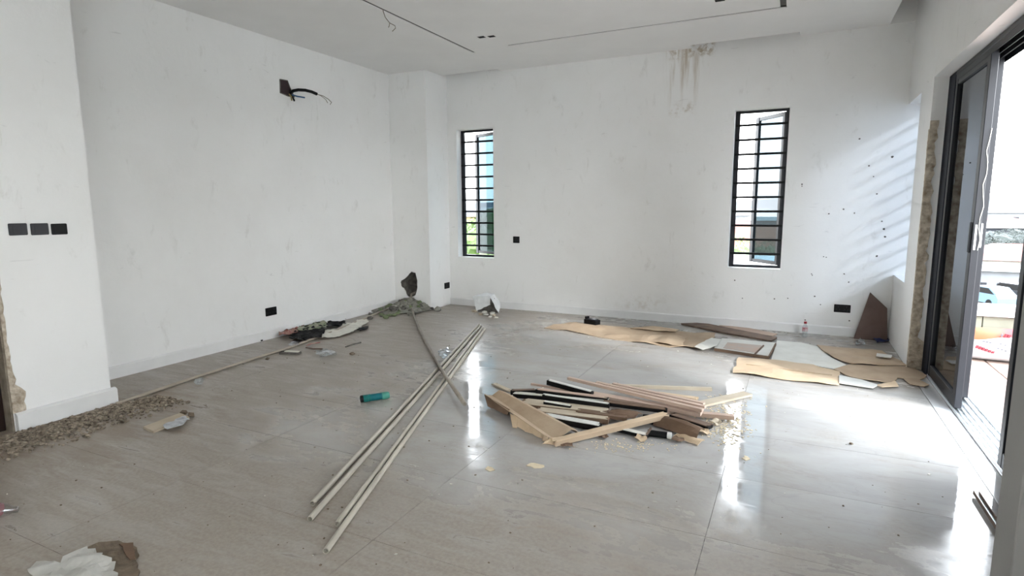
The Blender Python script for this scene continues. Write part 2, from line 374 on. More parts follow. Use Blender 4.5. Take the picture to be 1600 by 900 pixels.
# floor slab and its tiles
slab = struct(MB().box(-5.3, 1.2, -2.95, 7.27, -.25, -.010).build('floor', M_screed, origin=Vector((-2, 2, 0))), 'polished grey tile floor with dust and sandy smears', 'floor')
tile_cache = {}
for j in range(-8, 10):
    for i in range(-5, 3):
        x0, x1 = JX+i*PX+.0008, JX+(i+1)*PX-.0008; y0, y1 = JY+j*P+.0008, JY+(j+1)*P-.0008
        x0, x1, y0, y1 = max(x0, -5.005), min(x1, .928), max(y0, -2.69), min(y1, 7.008)
        if x1-x0 < .03 or y1-y0 < .03: continue
        key = (round(x1-x0, 3), round(y1-y0, 3)); z = random.uniform(-.0003, .0)
        if key not in tile_cache:
            t = MB().box(-key[0]/2, key[0]/2, -key[1]/2, key[1]/2, -.010, 0).build('tile', M_floor, slab, origin=Vector((0, 0, 0))); tile_cache[key] = t
        else:
            t = tile_cache[key].copy(); COL.objects.link(t); t.parent = slab
        t.location = Vector(((x0+x1)/2, (y0+y1)/2, z)) - ORG[slab.name]
# threshold strip under the sliding door
struct(MB().cham(.931, 1.03, 2.31, 5.80, -.01, .002, .002).build('trim_1', mat('threshold_tile', (.55, .55, .54), .12, var=.08, sc=6)), 'pale tile threshold strip along the sliding door', 'threshold')
# ceiling with light slots, downlight holes and curtain pockets (a thick slab, open from below)
GX = (-3.45, -3.415); GY = (5.955, 5.99); G3 = (-.235, -.185)
holes = [(GX[0], GX[1], -1.5, 6.07), (-2.96, -.185, GY[0], GY[1]), (G3[0], G3[1], -1.5, GY[1]),
         (-4.43, -3.575, 6.90, 7.06), (-1.16, -.075, 6.875, 7.06), (.715, .99, -2.75, 6.99),
         (-3.10, -3.02, 5.53, 5.60), (-2.995, -2.915, 5.555, 5.625), (-.74, -.66, 5.50, 5.57)]
cx = sorted({-5.3, 1.2} | {h[0] for h in holes} | {h[1] for h in holes}); cy = sorted({-2.95, 7.27} | {h[2] for h in holes} | {h[3] for h in holes})
struct(grid_solid(cx, cy, [ZC, 3.55], lambda x, y, z: not any(h[0] < x < h[1] and h[2] < y < h[3] for h in holes)).build('ceiling', M_ceil), 'white gypsum ceiling with thin light slots', 'ceiling')
ce = bpy.data.objects['ceiling']; M_slot = mat('slot_shade_fill', (.10, .098, .09), .7, var=.1)
for h in holes[:3]: MB().box(h[0]-.002, h[1]+.002, h[2]-.002, h[3]+.002, ZC+.008, ZC+.03).build('light_slot_fill', M_slot, ce)  # dark infill paints the shade inside the grooves
for h in holes[6:]: MB().box(h[0]-.002, h[1]+.002, h[2]-.002, h[3]+.002, ZC+.003, ZC+.02).build('downlight_hole_cap', mat('hole_shade_black', (.01, .01, .01), .9), ce)  # black caps paint the darkness of the open holes
struct(MB().box(-5.3, 1.3, -2.95, 7.3, 3.6, 3.75).build('ceiling_slab', M_ceil), 'concrete slab above the suspended ceiling', 'ceiling')
# walls
wl = struct(grid_solid([-5.258, XL, -4.56, XP], [-2.95, .8, 1.76, 2.34, 7.262], [0, 2.2, 3.6],
    lambda x, y, z: (y > 2.34 and x < XL) or (1.76 < y < 2.34) or (y < 1.76 and x > -4.56 and not (y > .8 and z < 2.2))).build('wall_left', M_wall), 'white plastered left wall with a projecting pier', 'wall')
wb = struct(grid_solid([-5.258, W1[0], W1[1], W2[0], W2[1], 1.22], [YB, 7.25], [0, WB, WT, 3.6],
    lambda x, y, z: not (WB < z < WT and (W1[0] < x < W1[1] or W2[0] < x < W2[1]))).build('wall_back', M_back), 'white back wall with two slim barred windows', 'wall')
DY0, DY1, DZ = 2.30, 5.82, 2.405
wr = struct(grid_solid([XR, 1.20], [-2.95, -2.5, .4, DY0, DY1, 6.34, YB], [0, WB-.01, 1.75, 2.37, DZ, 3.6],
    lambda x, y, z: not ((DY0 < y < DY1 and z < DZ) or (y > 6.34 and WB-.01 < z < 2.37) or (-2.5 < y < .4 and WB-.01 < z < 2.37))).build('wall_right', M_wall), 'white right wall with a sliding door and a side window', 'wall')  # the unseen opening behind the viewpoint is added to let in fill light
struct(grid_solid([-4.36, -3.5, -1.3, XR], [-2.95, -2.7], [0, .8, 2.2, 3.6], lambda x, y, z: True).build('wall_rear', M_wall), 'white wall behind the viewpoint', 'wall')
struct(MB().cham(.630, XR-.001, 2.06, 2.23, 0, 3.6, .004).build('wall_near', mat('shaded_wall_end', (.34, .335, .32), .8, var=.05, sc=3)), 'wall end close at the right edge, its shade painted grey', 'wall')  # grey base colour paints the shade on the side facing away from light
# corner column with the broken hole
CX, CY = -4.414, 6.503
hole_px = [(638,430),(643,424),(649,426),(651,434),(652,444),(651,455),(649,462),(643,465),(637,463),(634,455),(631,450),(627,446),(626,441),(629,437),(633,435)]
hole = [at_y(x, y, CY) for x, y in hole_px]
hc = Vector((sum(p.x for p in hole)/len(hole), CY, sum(p.z for p in hole)/len(hole)))
H2 = []
for i, p in enumerate(hole):
    H2 += [p, p.lerp(hole[(i+1) % len(hole)], .5)+Vector((random.uniform(-.008, .008), 0, random.uniform(-.008, .008)))]
H2.sort(key=lambda p: math.atan2(p.z-hc.z, p.x-hc.x))
outer = []
for p in H2:
    d = p-hc; t = min([((CX-hc.x)/d.x if d.x > 0 else (XL-hc.x)/d.x) if abs(d.x) > 1e-6 else 1e9, ((3.6-hc.z)/d.z if d.z > 0 else (0-hc.z)/d.z) if abs(d.z) > 1e-6 else 1e9])
    outer.append(hc+d*t)
cols = [Vector((XL, CY, 0)), Vector((CX, CY, 0)), Vector((CX, CY, 3.6)), Vector((XL, CY, 3.6))]
mb = MB(); n = len(H2); mb.v = H2+outer; ang = lambda p: math.atan2(p.z-hc.z, p.x-hc.x)
for i in range(n):
    j = (i+1) % n; mid = []
    for c_ in cols:
        a0, a1, a = ang(H2[i]), ang(H2[j]), ang(c_)
        if (a0 < a < a1) or (j == 0 and (a > a0 or a < a1)): mid.append(c_)
    f = [i, j, n+j]
    for c_ in mid[::-1]: mb.v.append(c_); f.append(len(mb.v)-1)
    f.append(n+i); mb.f.append(tuple(f))
mb.add([(CX, CY, 0), (CX, YB, 0), (CX, YB, 3.6), (CX, CY, 3.6)], [(0, 1, 2, 3)])
col = struct(mb.build('wall_column', M_wall), 'white corner column with a hole broken near its base', 'column')
cav = MB(); rings = []
for dpt, s in ((-.001, 1.0), (.03, .93), (.09, .85), (.16, .7), (.2, .4)):
    rings.append([hc+(p-hc)*s*random.uniform(.93, 1.03 if dpt > 0 else 1)+Vector((0, dpt+random.uniform(0, .015)*(dpt > 0), 0)) for p in H2])
cav.v = [p for r_ in rings for p in r_]
for q in range(len(rings)-1):
    for i in range(n): cav.f.append((q*n+i, q*n+(i+1) % n, (q+1)*n+(i+1) % n, (q+1)*n+i))
cav.f.append(tuple((len(rings)-1)*n+i for i in range(n)))
cv = cav.build('hole', M_rough, col); cv['label'] = 'dark broken hole with rough concrete inside'
# skirting boards
def skirt(name, a, b, nrm, h_=.105, th=.018, z0=0.0, lab=''):
    a, b, nrm = Vector(a), Vector(b), Vector(nrm); z = Vector((0, 0, 1))
    poly = [a+z*z0, a+nrm*th+z*z0, a+nrm*th+z*(z0+h_-.012), a+nrm*(th*.45)+z*(z0+h_), a+z*(z0+h_)]
    return struct(MB().prism(poly, b-a).build(name, M_skirt), lab, 'skirting board')
skirt('baseboard_left', (XL, 2.34, 0), (XL, 6.50, 0), (1, 0, 0), lab='white skirting along the recessed left wall')
skirt('baseboard_back', (CX+.001, YB, 0), (XR, YB, 0), (0, -1, 0), h_=.10, th=.014, lab='white skirting along the back wall')
skirt('baseboard_pier', (XP, 1.765, .006), (XP, 2.365, .006), (1, 0, 0), h_=.115, th=.035, lab='thick white skirting on the switch pier')
# chipped plaster: pier edge by the dark door, and the sliding door's reveal
def ragged(name, parent, edge, inner_w, z0, z1, plane_x, side, lab, seed=1, thick=.006):
    n = int((z1-z0)/.03); V = []; rd = random.Random(seed)
    for i in range(n+1):
        z = z0+(z1-z0)*i/n; wv = inner_w(z)*(1+.35*noise.noise(Vector((z*9, seed, 0)))+.3*rd.uniform(-1, 1)*.6)
        V.append((z, max(.004, wv)))
    mb = MB()
    for z, wv in V: mb.v += [Vector((plane_x, edge, z)), Vector((plane_x, edge+side*wv, z)), Vector((plane_x+thick*(1 if plane_x < 0 else -1), edge+side*wv*.85, z+rd.uniform(-.004, .004))), Vector((plane_x+thick*(1 if plane_x < 0 else -1)*.8, edge, z))]
    for i in range(n):
        for k in range(4): mb.f.append((4*i+k, 4*i+(k+1) % 4, 4*i+4+(k+1) % 4, 4*i+4+k))
    mb.f += [(0, 1, 2, 3), (4*n, 4*n+1, 4*n+2, 4*n+3)]
    o = mb.build(name, M_render2, parent); o['label'] = lab; return o
ragged('exposed_render', wl, 1.757, lambda z: .022+.03*max(0, math.sin(z*5+1))*(z < .8)+(.03 if z < .3 else 0), .12, 1.55, XP+.0005, 1, 'strip of bare sandy render where plaster has chipped off', 3)
rv = MB().box(-4.558, XP-.002, 1.748, 1.7598, 0, 2.19).build('reveal_render', M_render, wl); rv['label'] = 'bare brown render inside the doorway'
ragged('exposed_render', wr, DY1-.001, lambda z: .016+.012*math.sin(z*7), .0, 2.0, XR+.0005, 1, 'ragged brown render edge beside the sliding door', 5)
pl_ = []; zz = [i*.035 for i in range(0, 60)]
for z in zz: pl_.append(Vector((XR-.001, DY1+.001, z)))
for z in zz[::-1]: pl_.append(Vector((min(1.028, XR+.062+.022*noise.noise(Vector((z*13, 2, 0)))+random.uniform(-.010, .010)+(.05 if z < .25 else 0)-.03*max(0, z-1.5)), DY1+.001, z)))
rv = MB()
for i in range(len(zz)-1): rv.prism([pl_[i], pl_[i+1], pl_[-i-2], pl_[-i-1]], (0, -.008-.01*random.random(), 0))
rv = rv.build('reveal_render', M_render2, wr); rv['label'] = 'crumbling sand render in the door reveal'
# nail holes and knocks in the back wall
dots = [(1394,245,6),(1343,217,4),(1358,259,4),(1370,303,4),(1378,346,4),(1381,358,6),(1383,370,5),(1370,400,5),(1335,333,4),(1318,327,4),(1295,334,4),(1253,288,4),(1365,276,3),
        (1287,401,3),(1319,428,4),(1326,441,4),(1273,463,4),(1291,402,3),(1282,476,3),(1268,428,3),(1231,466,3),(1210,467,4),(1327,501,4),(1253,291,3),(1269,430,3),(1160,466,3),(1258,500,4),(1148,438,4)]
for k, (x, y, s) in enumerate(dots):
    c_ = at_y(x, y, YB); r_ = s*.0021; mb = MB()
    ring = [c_+Vector((math.cos(t*.785)*r_*random.uniform(.7, 1.2), -.0015, math.sin(t*.785)*r_*random.uniform(.7, 1.2))) for t in range(8)]
    mb.prism(ring, (0, .004, 0)).build('nail_hole', M_rough, wb)

# ------------------------------------------------------------------ windows
def window(name, x0, x1, ang_, lab):
    e = struct(empty(name, ((x0+x1)/2, 7.16, WB)), lab, 'window'); ya, yb = 7.13, 7.17; t = .028
    MB().cham(x0, x0+t+.022, ya, yb, WB, WT).build('frame', M_alu, e); MB().cham(x1-t-.008, x1, ya, yb, WB, WT).build('frame', M_alu, e)
    MB().cham(x0+t, x1-t, ya, yb, WT-t, WT).build('frame', M_alu, e); MB().cham(x0+t, x1-t, ya, yb, WB, WB+t).build('frame', M_alu, e)
    for k in range(1, 11):
        z = WB+(WT-WB)*k/11; MB().cham(x0+.01, x1-.01, 7.112, 7.128, z-.0125, z+.0125, .002).build('security_bar', M_iron, e)
    # open casement hinged at the right jamb
    W = x1-x0-.07; hx, hy = x1-.035, 7.18; d = Vector((-math.cos(ang_), math.sin(ang_), 0)); nn = Vector((-d.y, d.x, 0)); up = Vector((0, 0, 1))
    za, zb = WB+.03, WT-.03; hp = Vector((hx, hy, 0))
    sash = MB()
    sash.bar(hp+up*za+d*.017, hp+up*zb+d*.017, .034, .03, up=nn); sash.bar(hp+d*(W-.02)+up*za, hp+d*(W-.02)+up*zb, .05, .04, up=nn)
    sash.bar(hp+d*.035+up*(zb-.02), hp+d*(W-.04)+up*(zb-.02), .03, .04); sash.bar(hp+d*.035+up*(za+.02), hp+d*(W-.04)+up*(za+.02), .03, .04)
    so = sash.build('casement', M_alu, e)
    g = MB().bar(hp+d*.03+up*((za+zb)/2), hp+d*(W-.035)+up*((za+zb)/2), .006, zb-za-.07).build('pane', M_glass_win, so)
    hb = hp+d*(W-.02)+up*((za+zb)/2-.12)-nn*.03
    MB().bar(hb-up*.05, hb+up*.05, .016, .02, up=nn).build('handle', M_alu, so)
    return e
window('window_1', W1[0], W1[1], R(27), 'slim barred window with an open casement near the column')
window('window_2', W2[0], W2[1], R(50), 'slim barred window with an open blue casement on the right of the back wall')
e = struct(empty('window_3', (1.12, 6.67, WB)), 'barred side window lighting the back wall corner', 'window')
MB().cham(1.10, 1.14, 6.34, 6.37, WB, 2.37).build('frame', M_alu, e); MB().cham(1.10, 1.14, 6.98, 7.01, WB, 2.37).build('frame', M_alu, e)
MB().cham(1.10, 1.14, 6.37, 6.98, 2.34, 2.37).build('frame', M_alu, e); MB().cham(1.10, 1.14, 6.37, 6.98, WB, WB+.03).build('frame', M_alu, e)
MB().box(1.117, 1.123, 6.365, 6.985, WB+.028, 2.342).build('pane', glassy('side_window_glass', (.52, .555, .60), .04), e)
for k in range(1, 11):
    z = WB+1.68*k/11; MB().cham(1.07, 1.10, 6.35, 7.0, z-.014, z+.014, .002).build('security_bar', M_iron, e)

# ------------------------------------------------------------------ sliding door
e = struct(empty('door_1', (1.1, 4.7, 0)), 'anthracite sliding glass door standing half open to the balcony', 'door')
fz = DZ-.005
MB().cham(1.03, 1.20, 5.60, DY1-.002, .0, fz).build('jamb', M_navy, e)
MB().cham(1.03, 1.20, DY0+.002, DY0+.06, .0, fz).build('jamb', M_alu, e)
MB().cham(1.03, 1.20, DY0+.06, 5.60, fz-.035, fz).build('head', M_alu, e)
for x in (1.033, 1.078, 1.122, 1.18): MB().cham(x, x+.006, DY0+.06, 5.60, fz-.075, fz-.035, .001).build('head_rail', M_alu, e)
MB().cham(1.03, 1.20, DY0+.06, 5.60, .0, .012).build('track', M_track, e)
for x in (1.031, 1.054, 1.080, 1.110, 1.148, 1.185): MB().cham(x, x+.005, DY0+.06, 5.60, .012, .026, .001).build('track_rail', M_track, e)
M_hand = mat('handle_metal', (.78, .78, .78), .4, metal=.2)
def panel(x, y0, y1, lab, film=False, lock=True):
    z0, z1 = .028, fz-.04; t = .042
    p = empty_part('sliding_panel', (x+t/2, (y0+y1)/2, z0), e); p['label'] = lab
    MB().cham(x, x+t, y0, y0+.075, z0, z1).build('stile', M_alu, p); MB().cham(x, x+t, y1-.06, y1, z0, z1).build('stile', M_alu, p)
    MB().cham(x+.002, x+t-.002, y0+.075, y1-.06, z0, z0+.085).build('rail', M_alu, p); MB().cham(x+.002, x+t-.002, y0+.075, y1-.06, z1-.07, z1).build('rail', M_alu, p)
    MB().box(x+t/2-.003, x+t/2+.003, y0+.073, y1-.058, z0+.08, z1-.065).build('pane', M_glass_door, p)
    if lock:
        h_ = MB().cham(x+.010, x+.022, y0-.005, y0+.002, 1.10, 1.265, .002).build('lock_plate', M_hand, p); h_['label'] = 'white lock plate'
        MB().cham(x-.010, x+.001, y0+.02, y0+.05, 1.08, 1.28, .004).build('pull_handle', M_alu, p)
    if film:
        MB().tube([(x+.034+.008*math.sin(q*1.9), y0-.006, 1.10+q*.07) for q in range(12)], .0022, 6).build('film_strip', M_paper, p)['label'] = 'peeling strip of white protective film'
def empty_part(name, loc, par):
    o = bpy.data.objects.new(name, None); COL.objects.link(o); o.parent = par; o.location = Vector(loc)-ORG[par.name]; ORG[o.name] = Vector(loc); return o
panel(1.034, 4.70, 5.60, 'inner sliding panel with dark glass', True)
panel(1.128, 4.98, 5.60, 'outer sliding panel stacked behind the inner one')
panel(1.034, 2.36, 3.75, 'third panel with dark glass at the near end of the door', lock=False)
# ------------------------------------------------------------------ dark door on the left
e = struct(empty('door_2', (-4.5, 1.3, 0)), 'dark brown wooden door in the left doorway', 'door')
fr = MB().cham(-4.556, -4.44, 1.70, 1.7475, 0, 2.195, .004); fr.cham(-4.556, -4.44, .802, .85, 0, 2.195, .004); fr.cham(-4.556, -4.44, .85, 1.70, 2.15, 2.195, .004); fr.build('frame', M_darkwood, e)
lf = MB().cham(-4.53, -4.49, .855, 1.695, .01, 2.145, .003).build('door_leaf', M_darkwood, e)
for z0, z1 in ((.2, .95), (1.1, 2.0)): MB().cham(-4.491, -4.482, .98, 1.57, z0, z1, .006).build('panel_moulding', M_darkwood, lf)
MB().lathe([(0, .025), (.01, .025), (.012, .01), (.04, .01), (.045, .025), (.07, .022), (.075, .005)], (-4.49, 1.64, 1.0), (1, 0, 0)).build('knob', M_track, lf)

# ------------------------------------------------------------------ balcony and the view outside
M_pave = mat('pinkish_paving', (.26, .185, .15), .85, c2=(.17, .12, .10), sc=6, bump=.3)
M_parapet = mat('cream_parapet', (.17, .17, .13), .85, var=.1, sc=8)
M_coping = mat('white_coping', (.70, .70, .68), .7, var=.05)
struct(MB().box(1.2, 4.6, -3, 6.9, -.3, -.055).build('balcony_floor', M_screed), 'balcony slab', 'floor')
bf = bpy.data.objects['balcony_floor']; ORG['balcony_floor']
pv = None
for i in range(8):
    for j in range(16):
        x0 = 1.205+i*.42; y0 = 6.9-(j+1)*.42
        if pv is None: pv = MB().cham(-.205, .205, -.205, .205, -.055, 0, .006).build('paving_slab', M_pave, bf, origin=Vector((0, 0, 0))); t = pv
        else: t = pv.copy(); COL.objects.link(t); t.parent = bf
        t.location = Vector((x0+.21, y0+.21, -.018+random.uniform(-.003, .001)))-ORG['balcony_floor']
pr = struct(empty('wall_parapet', (2.9, 6.8, 0)), 'low cream parapet with white coping at the end of the balcony', 'wall')
for i in range(8):
    for j in range(2): MB().cham(1.21+i*.42+(.0), 1.21+(i+1)*.42-.008, 6.72, 6.9, -.02+j*.19, -.02+(j+1)*.19-.008, .004).build('block', M_parapet, pr)
MB().cham(1.2, 4.62, 6.68, 6.94, .36, .45, .008).build('coping', M_coping, pr)
struct(MB().cham(4.45, 4.65, -3, 6.67, -.02, .45, .008).build('wall_balcony', M_coping), 'low white outer wall of the balcony', 'wall')
# cement sack on the balcony
def pillow(x0, x1, y0, y1, z0, z1, nx=18, nz=10):
    mb = MB(); V = []; F = []
    for side in (0, 1):
        for i in range(nx+1):
            for k in range(nz+1):
                u, v = i/nx*2-1, k/nz*2-1; b = (max(0, (1-abs(u)**4)*(1-abs(v)**3)))**.5
                ym = (y0+y1)/2; V.append(((x0+x1)/2+u*(x1-x0)/2*(1-.03*abs(v)**3), ym+(1 if side else -1)*(y1-y0)/2*b*(1+.1*noise.noise(Vector((u*3, v*3, side)))), (z0+z1)/2+v*(z1-z0)/2*(1-.12*abs(u)**5)))
    n = (nx+1)*(nz+1)
    for s in (0, 1):
        for i in range(nx):
            for k in range(nz):
                a = s*n+i*(nz+1)+k; F.append((a, a+1, a+nz+2, a+nz+1) if s else (a, a+nz+1, a+nz+2, a+1))
    mb.add(V, F); return mb
def sack_mat():
    m = bpy.data.materials.new('printed_sack'); m.use_nodes = True; k = NB(m); b = k.N['Principled BSDF']
    g = k.n('ShaderNodeNewGeometry'); s = k.n('ShaderNodeSeparateXYZ'); k.L.new(g.outputs['Position'], s.inputs[0]); X, Z = s.outputs['X'], s.outputs['Z']
    band = k.rng(k.math('ADD', Z, k.math('MULTIPLY', k.rng(X, 1.5, 1.75, .5, -.25), .06)), .205, .215)
    oc = k.mix(k.rng(X, 1.62, 1.80), (.24, .055, .012), (.22, .012, .015))
    c = k.mix(band, (.40, .39, .40), oc); k.L.new(c, b.inputs['Base Color']); b.inputs['Roughness'].default_value = .6; return m
sk = empty('cement_sack', (1.85, 6.5, -.02)); tag(sk, 'filled white sack with an orange and red printed band on the balcony', 'sack')
sb = pillow(1.44, 2.30, 6.40, 6.66, -.017, .285).build('body', sack_mat(), sk, smooth=True)
M_ink = mat('red_ink', (.20, .008, .018), .6); M_inkg = mat('grey_ink', (.08, .08, .10), .6)
def mark(px, py, wpx, hpx, mt, sl=.3):
    a = at_y(px, py, 6.396); wd, hg = wpx*.0073, hpx*.0073
    MB().prism([a, a+Vector((wd*.6, 0, -.002)), a+Vector((wd*.6+sl*hg, 0, hg)), a+Vector((sl*hg, 0, hg))], (0, .02, 0)).build('print_mark', mt, sb)
for q in range(6): mark(1524+q*5, 544+q*1.6, 4, 3.4-.2*q, M_ink)
for px, py in ((1536, 534), (1541, 535), (1546, 536), (1562, 538), (1569, 540), (1558, 545), (1564, 547), (1570, 549)): mark(px, py, 3, 1.1, M_inkg)
mark(1569, 527, 4, 4, M_ink); mark(1574, 527.5, 4, 3.4, M_ink); mark(1564, 526, 2, 3, M_inkg)

ZG = -6.5
M_grass = mat('grass_ground', (.055, .06, .035), .95, c2=(.09, .08, .06), sc=.15, detail=8)
struct(MB().box(-400, 500, 7.5, 900, ZG-1, ZG).build('ground', M_grass, origin=Vector((0, 0, ZG))), 'open ground far below the balcony', 'ground')
struct(MB().box(1.25, 500, -300, 7.5, ZG-1, ZG).build('ground_bounce', mat('light_bounce_yard', (.62, .61, .58), .9, var=.08, sc=.3), origin=Vector((0, 0, ZG))), 'unseen pale yard added below the balcony to bounce light', 'ground')  # unseen ground, made pale to bounce light into the room
def leafmat(n, c): return mat(n, c, .7, c2=tuple(x*.45 for x in c), sc=1.6, detail=6)
M_l1 = leafmat('dark_foliage', (.014, .021, .016)); M_l2 = leafmat('fresh_foliage', (.06, .11, .02)); M_l3 = leafmat('pale_foliage', (.09, .115, .04)); M_bark = mat('bark', (.10, .075, .05), .9, sc=10)
def tree(x, y, top, rad, mt, lab, grp, seed):
    rd = random.Random(seed); e = empty('tree', (x, y, ZG)); tag(e, lab, 'tree', grp)
    MB().tube([(x, y, ZG), (x+.15, y, ZG+(top-ZG)*.35), (x-.1, y+.1, ZG+(top-ZG)*.7)], [.22, .16, .08], 8).build('trunk', M_bark, e)
    mb = MB(); hgt = top-ZG
    for q in range(9 if seed < 77 else 26):
        a = rd.uniform(0, 6.28); rr = rad*rd.uniform(.35, .6); c_ = Vector((x+math.cos(a)*rad*rd.uniform(0, .6), y+math.sin(a)*rad*rd.uniform(0, .6), top-rr-rd.uniform(0, hgt*.45)))
        bm = bmesh.new(); bmesh.ops.create_icosphere(bm, subdivisions=3, radius=rr)
        for v in bm.verts: v.co = v.co*(1+.35*noise.noise(v.co*(2.2/rr*.6)+Vector((seed, q, 0)))+.12*noise.noise(v.co*(7/rr*.6)))+c_
        mb.bm(bm)
    for q in range(700):                                  # loose leaf sprays
        a, b_ = rd.uniform(0, 6.28), rd.uniform(-.9, 1); r_ = rad*rd.uniform(.75, 1.05); c_ = Vector((x+math.cos(a)*r_*math.sqrt(max(0, 1-b_*b_)), y+math.sin(a)*r_*math.sqrt(max(0, 1-b_*b_)), top-hgt*.3+b_*hgt*.3))
        u = Vector((rd.uniform(-1, 1), rd.uniform(-1, 1), rd.uniform(-1, 1))).normalized(); w_ = u.orthogonal().normalized(); s = rad*.055
        mb.add([c_-u*s, c_+w_*s*.5, c_+u*s, c_-w_*s*.5], [(0, 1, 2, 3)])
    mb.build('crown', mt, e)
def house(x, y, wd, dp, hz, roofz, wall, roof, lab, z0=ZG, gable=True, nwin=3):
    e = empty('house', (x, y, z0)); tag(e, lab, 'house'); hw, hd = wd/2, dp/2
    MB().box(x-hw, x+hw, y-hd, y+hd, z0, hz).build('walls', wall, e)
    if gable:
        o = .4; mb = MB().add([(x-hw-o, y-hd-o, hz), (x+hw+o, y-hd-o, hz), (x+hw+o, y+hd+o, hz), (x-hw-o, y+hd+o, hz), (x-hw*.5, y, roofz), (x+hw*.5, y, roofz)], [(0, 1, 5, 4), (1, 2, 5), (2, 3, 4, 5), (3, 0, 4), (3, 2, 1, 0)])
    else:
        mb = MB().box(x-hw-.4, x+hw+.4, y-hd-.4, y+hd+.4, hz, roofz)
    mb.build('roof', roof, e)
    for q in range(nwin):
        wx = x-hw+wd*(q+.5)/nwin; zz = hz-1.7; s = MB().box(wx-.55, wx+.55, y-hd-.05, y-hd+.02, zz-.6, zz+.6).build('window', M_alu, e)
M_hw = mat('pale_house_wall', (.25, .235, .21), .9, var=.1, sc=1); M_hw2 = mat('cream_house_wall', (.24, .20, .11), .9, var=.1, sc=1); M_hw3 = mat('grey_house_wall', (.12, .125, .135), .9, var=.1, sc=1)
M_rr = mat('red_roof', (.11, .035, .028), .8, var=.2, sc=2); M_ro = mat('orange_roof', (.20, .065, .03), .8, var=.2, sc=2); M_rw = mat('pale_metal_roof', (.24, .26, .25), .6, var=.1, sc=2); M_rg = mat('grey_roof', (.07, .07, .075), .8, var=.2, sc=2); M_rd = mat('slate_blue_roof', (.014, .017, .024), .8, var=.3, sc=1)
def ray_x(px, Y): return at_y(px, 400, Y).x
# through the door
house(ray_x(1565, 112), 114, 60, 10, -2.2, -1.4, M_rd, M_coping, 'very long building with a white flat roof edge behind the dark trees', gable=False, nwin=10)
house(ray_x(1600, 78), 80, 9, 7, -4.5, -2.9, M_hw, M_rr, 'house with a red roof beyond the parked cars')
house(ray_x(1560, 66), 69, 7.5, 4, -4.75, -4.1, M_hw3, M_rw, 'open shed with a pale curved metal roof behind the parked cars', nwin=4)
for q, (px, Y, top, rad) in enumerate(((1540, 86, -2.6, 2.6), (1562, 92, -2.2, 2.8), (1577, 102, -2.1, 2.6), (1604, 98, -2.2, 2.8), (1548, 98, -2.3, 2.4))):
    tree(ray_x(px, Y), Y, top, rad, M_l1, ('first', 'third', 'fourth', 'fifth', 'second')[q]+' dark tree from the left in the row behind the shed', 'dark trees behind the shed', q)
tree(12.0, -7.7, 10.8, 2.9, M_l1, 'unseen tall tree added in the yard to block the sun', None, 78)  # added out of view to keep sun out of the rear opening
def car(px, Y, rz, paint, lab):
    x = ray_x(px, Y); e = empty('car', (x, Y, ZG)); tag(e, lab, 'car'); M_ = Matrix.Rotation(rz, 3, 'Z'); c_ = Vector((x, Y, ZG))
    T = lambda pts: [c_+M_ @ Vector(p) for p in pts]
    def pr_(prof, w0): return T([(a, -w0, b) for a, b in prof]), M_ @ Vector((0, 2*w0, 0))
    p, d = pr_([(-2.1, .3), (-2.15, .8), (-1.1, .95), (1.9, 1.0), (2.1, .75), (2.1, .3)], .85); MB().prism(p, d).build('body', paint, e)
    p, d = pr_([(-1.1, .94), (-.5, 1.48), (1.1, 1.5), (1.85, .99)], .74); cb = MB().prism(p, d).build('cabin', paint, e)
    p, d = pr_([(-.95, 1.0), (-.45, 1.42), (1.0, 1.43), (1.6, 1.02)], .75); MB().prism(p, d).build('window', M_black, cb)
    for sx_ in (-1.3, 1.3):
        for sy in (-.88, .68): MB().lathe([(0, .30), (.2, .30)], c_+M_ @ Vector((sx_, sy, .31)), M_ @ Vector((0, 1, 0)), 14).build('wheel', M_black, e)
car(1549, 57, R(-65), mat('light_blue_paint', (.08, .13, .18), .3), 'light blue car parked in front of the shed')
car(1589, 60, R(-60), mat('dark_grey_paint', (.015, .016, .02), .3), 'dark grey car parked beside the light blue car')
tag(MB().cham(ray_x(1515, 42), ray_x(1600, 42)+4, 42, 42.35, ZG, ZG+.75, .03).build('garden_wall', M_rr), 'low reddish garden wall in front of the parked cars', 'wall')
for q, (px, Y) in enumerate(((1520, 33), (1538, 39), (1552, 34), (1566, 40), (1580, 34), (1594, 39))):
    mb = MB()
    for z_ in range(4):
        bm = bmesh.new(); bmesh.ops.create_icosphere(bm, subdivisions=2, radius=.55)
        for v in bm.verts: v.co = v.co*(1+.5*noise.noise(v.co*3+Vector((q, z_, 0))))+Vector((ray_x(px, Y)+z_*.35-.5, Y, ZG+.4+.15*(z_ % 2)))
        mb.bm(bm)
    tag(mb.build('shrub', M_l3), ('first', 'second', 'third', 'fourth', 'fifth', 'sixth')[q]+' pale green shrub from the left before the garden wall', 'shrub', 'shrubs before the garden wall')
for (px0, px1, ya, yb, cnt, where) in ((1535, 1600, 170, 420, 8, 'sliding door'), (1142, 1225, 100, 380, 6, 'right slim window'), (722, 772, 160, 420, 3, 'left slim window')):
    for q in range(cnt):
        t = (q+.5)/cnt; Y = ya+(yb-ya)*(q*.618 % 1); x = at_y(px0+(px1-px0)*t, 340, Y).x; hz = random.uniform(-3.2, -1.5)+(Y/420)*1.6; rc = q % 3
        house(x, Y, random.uniform(8, 15), 8, hz, hz+random.uniform(1, 2), (M_hw, M_hw2, M_hw3)[q % 3], (M_rr, M_rg, M_rw)[rc],
              'far %s-roofed house, number %s from the left in the %s view' % (('red', 'grey', 'pale')[rc], ('one', 'two', 'three', 'four', 'five', 'six', 'seven', 'eight')[q], where))
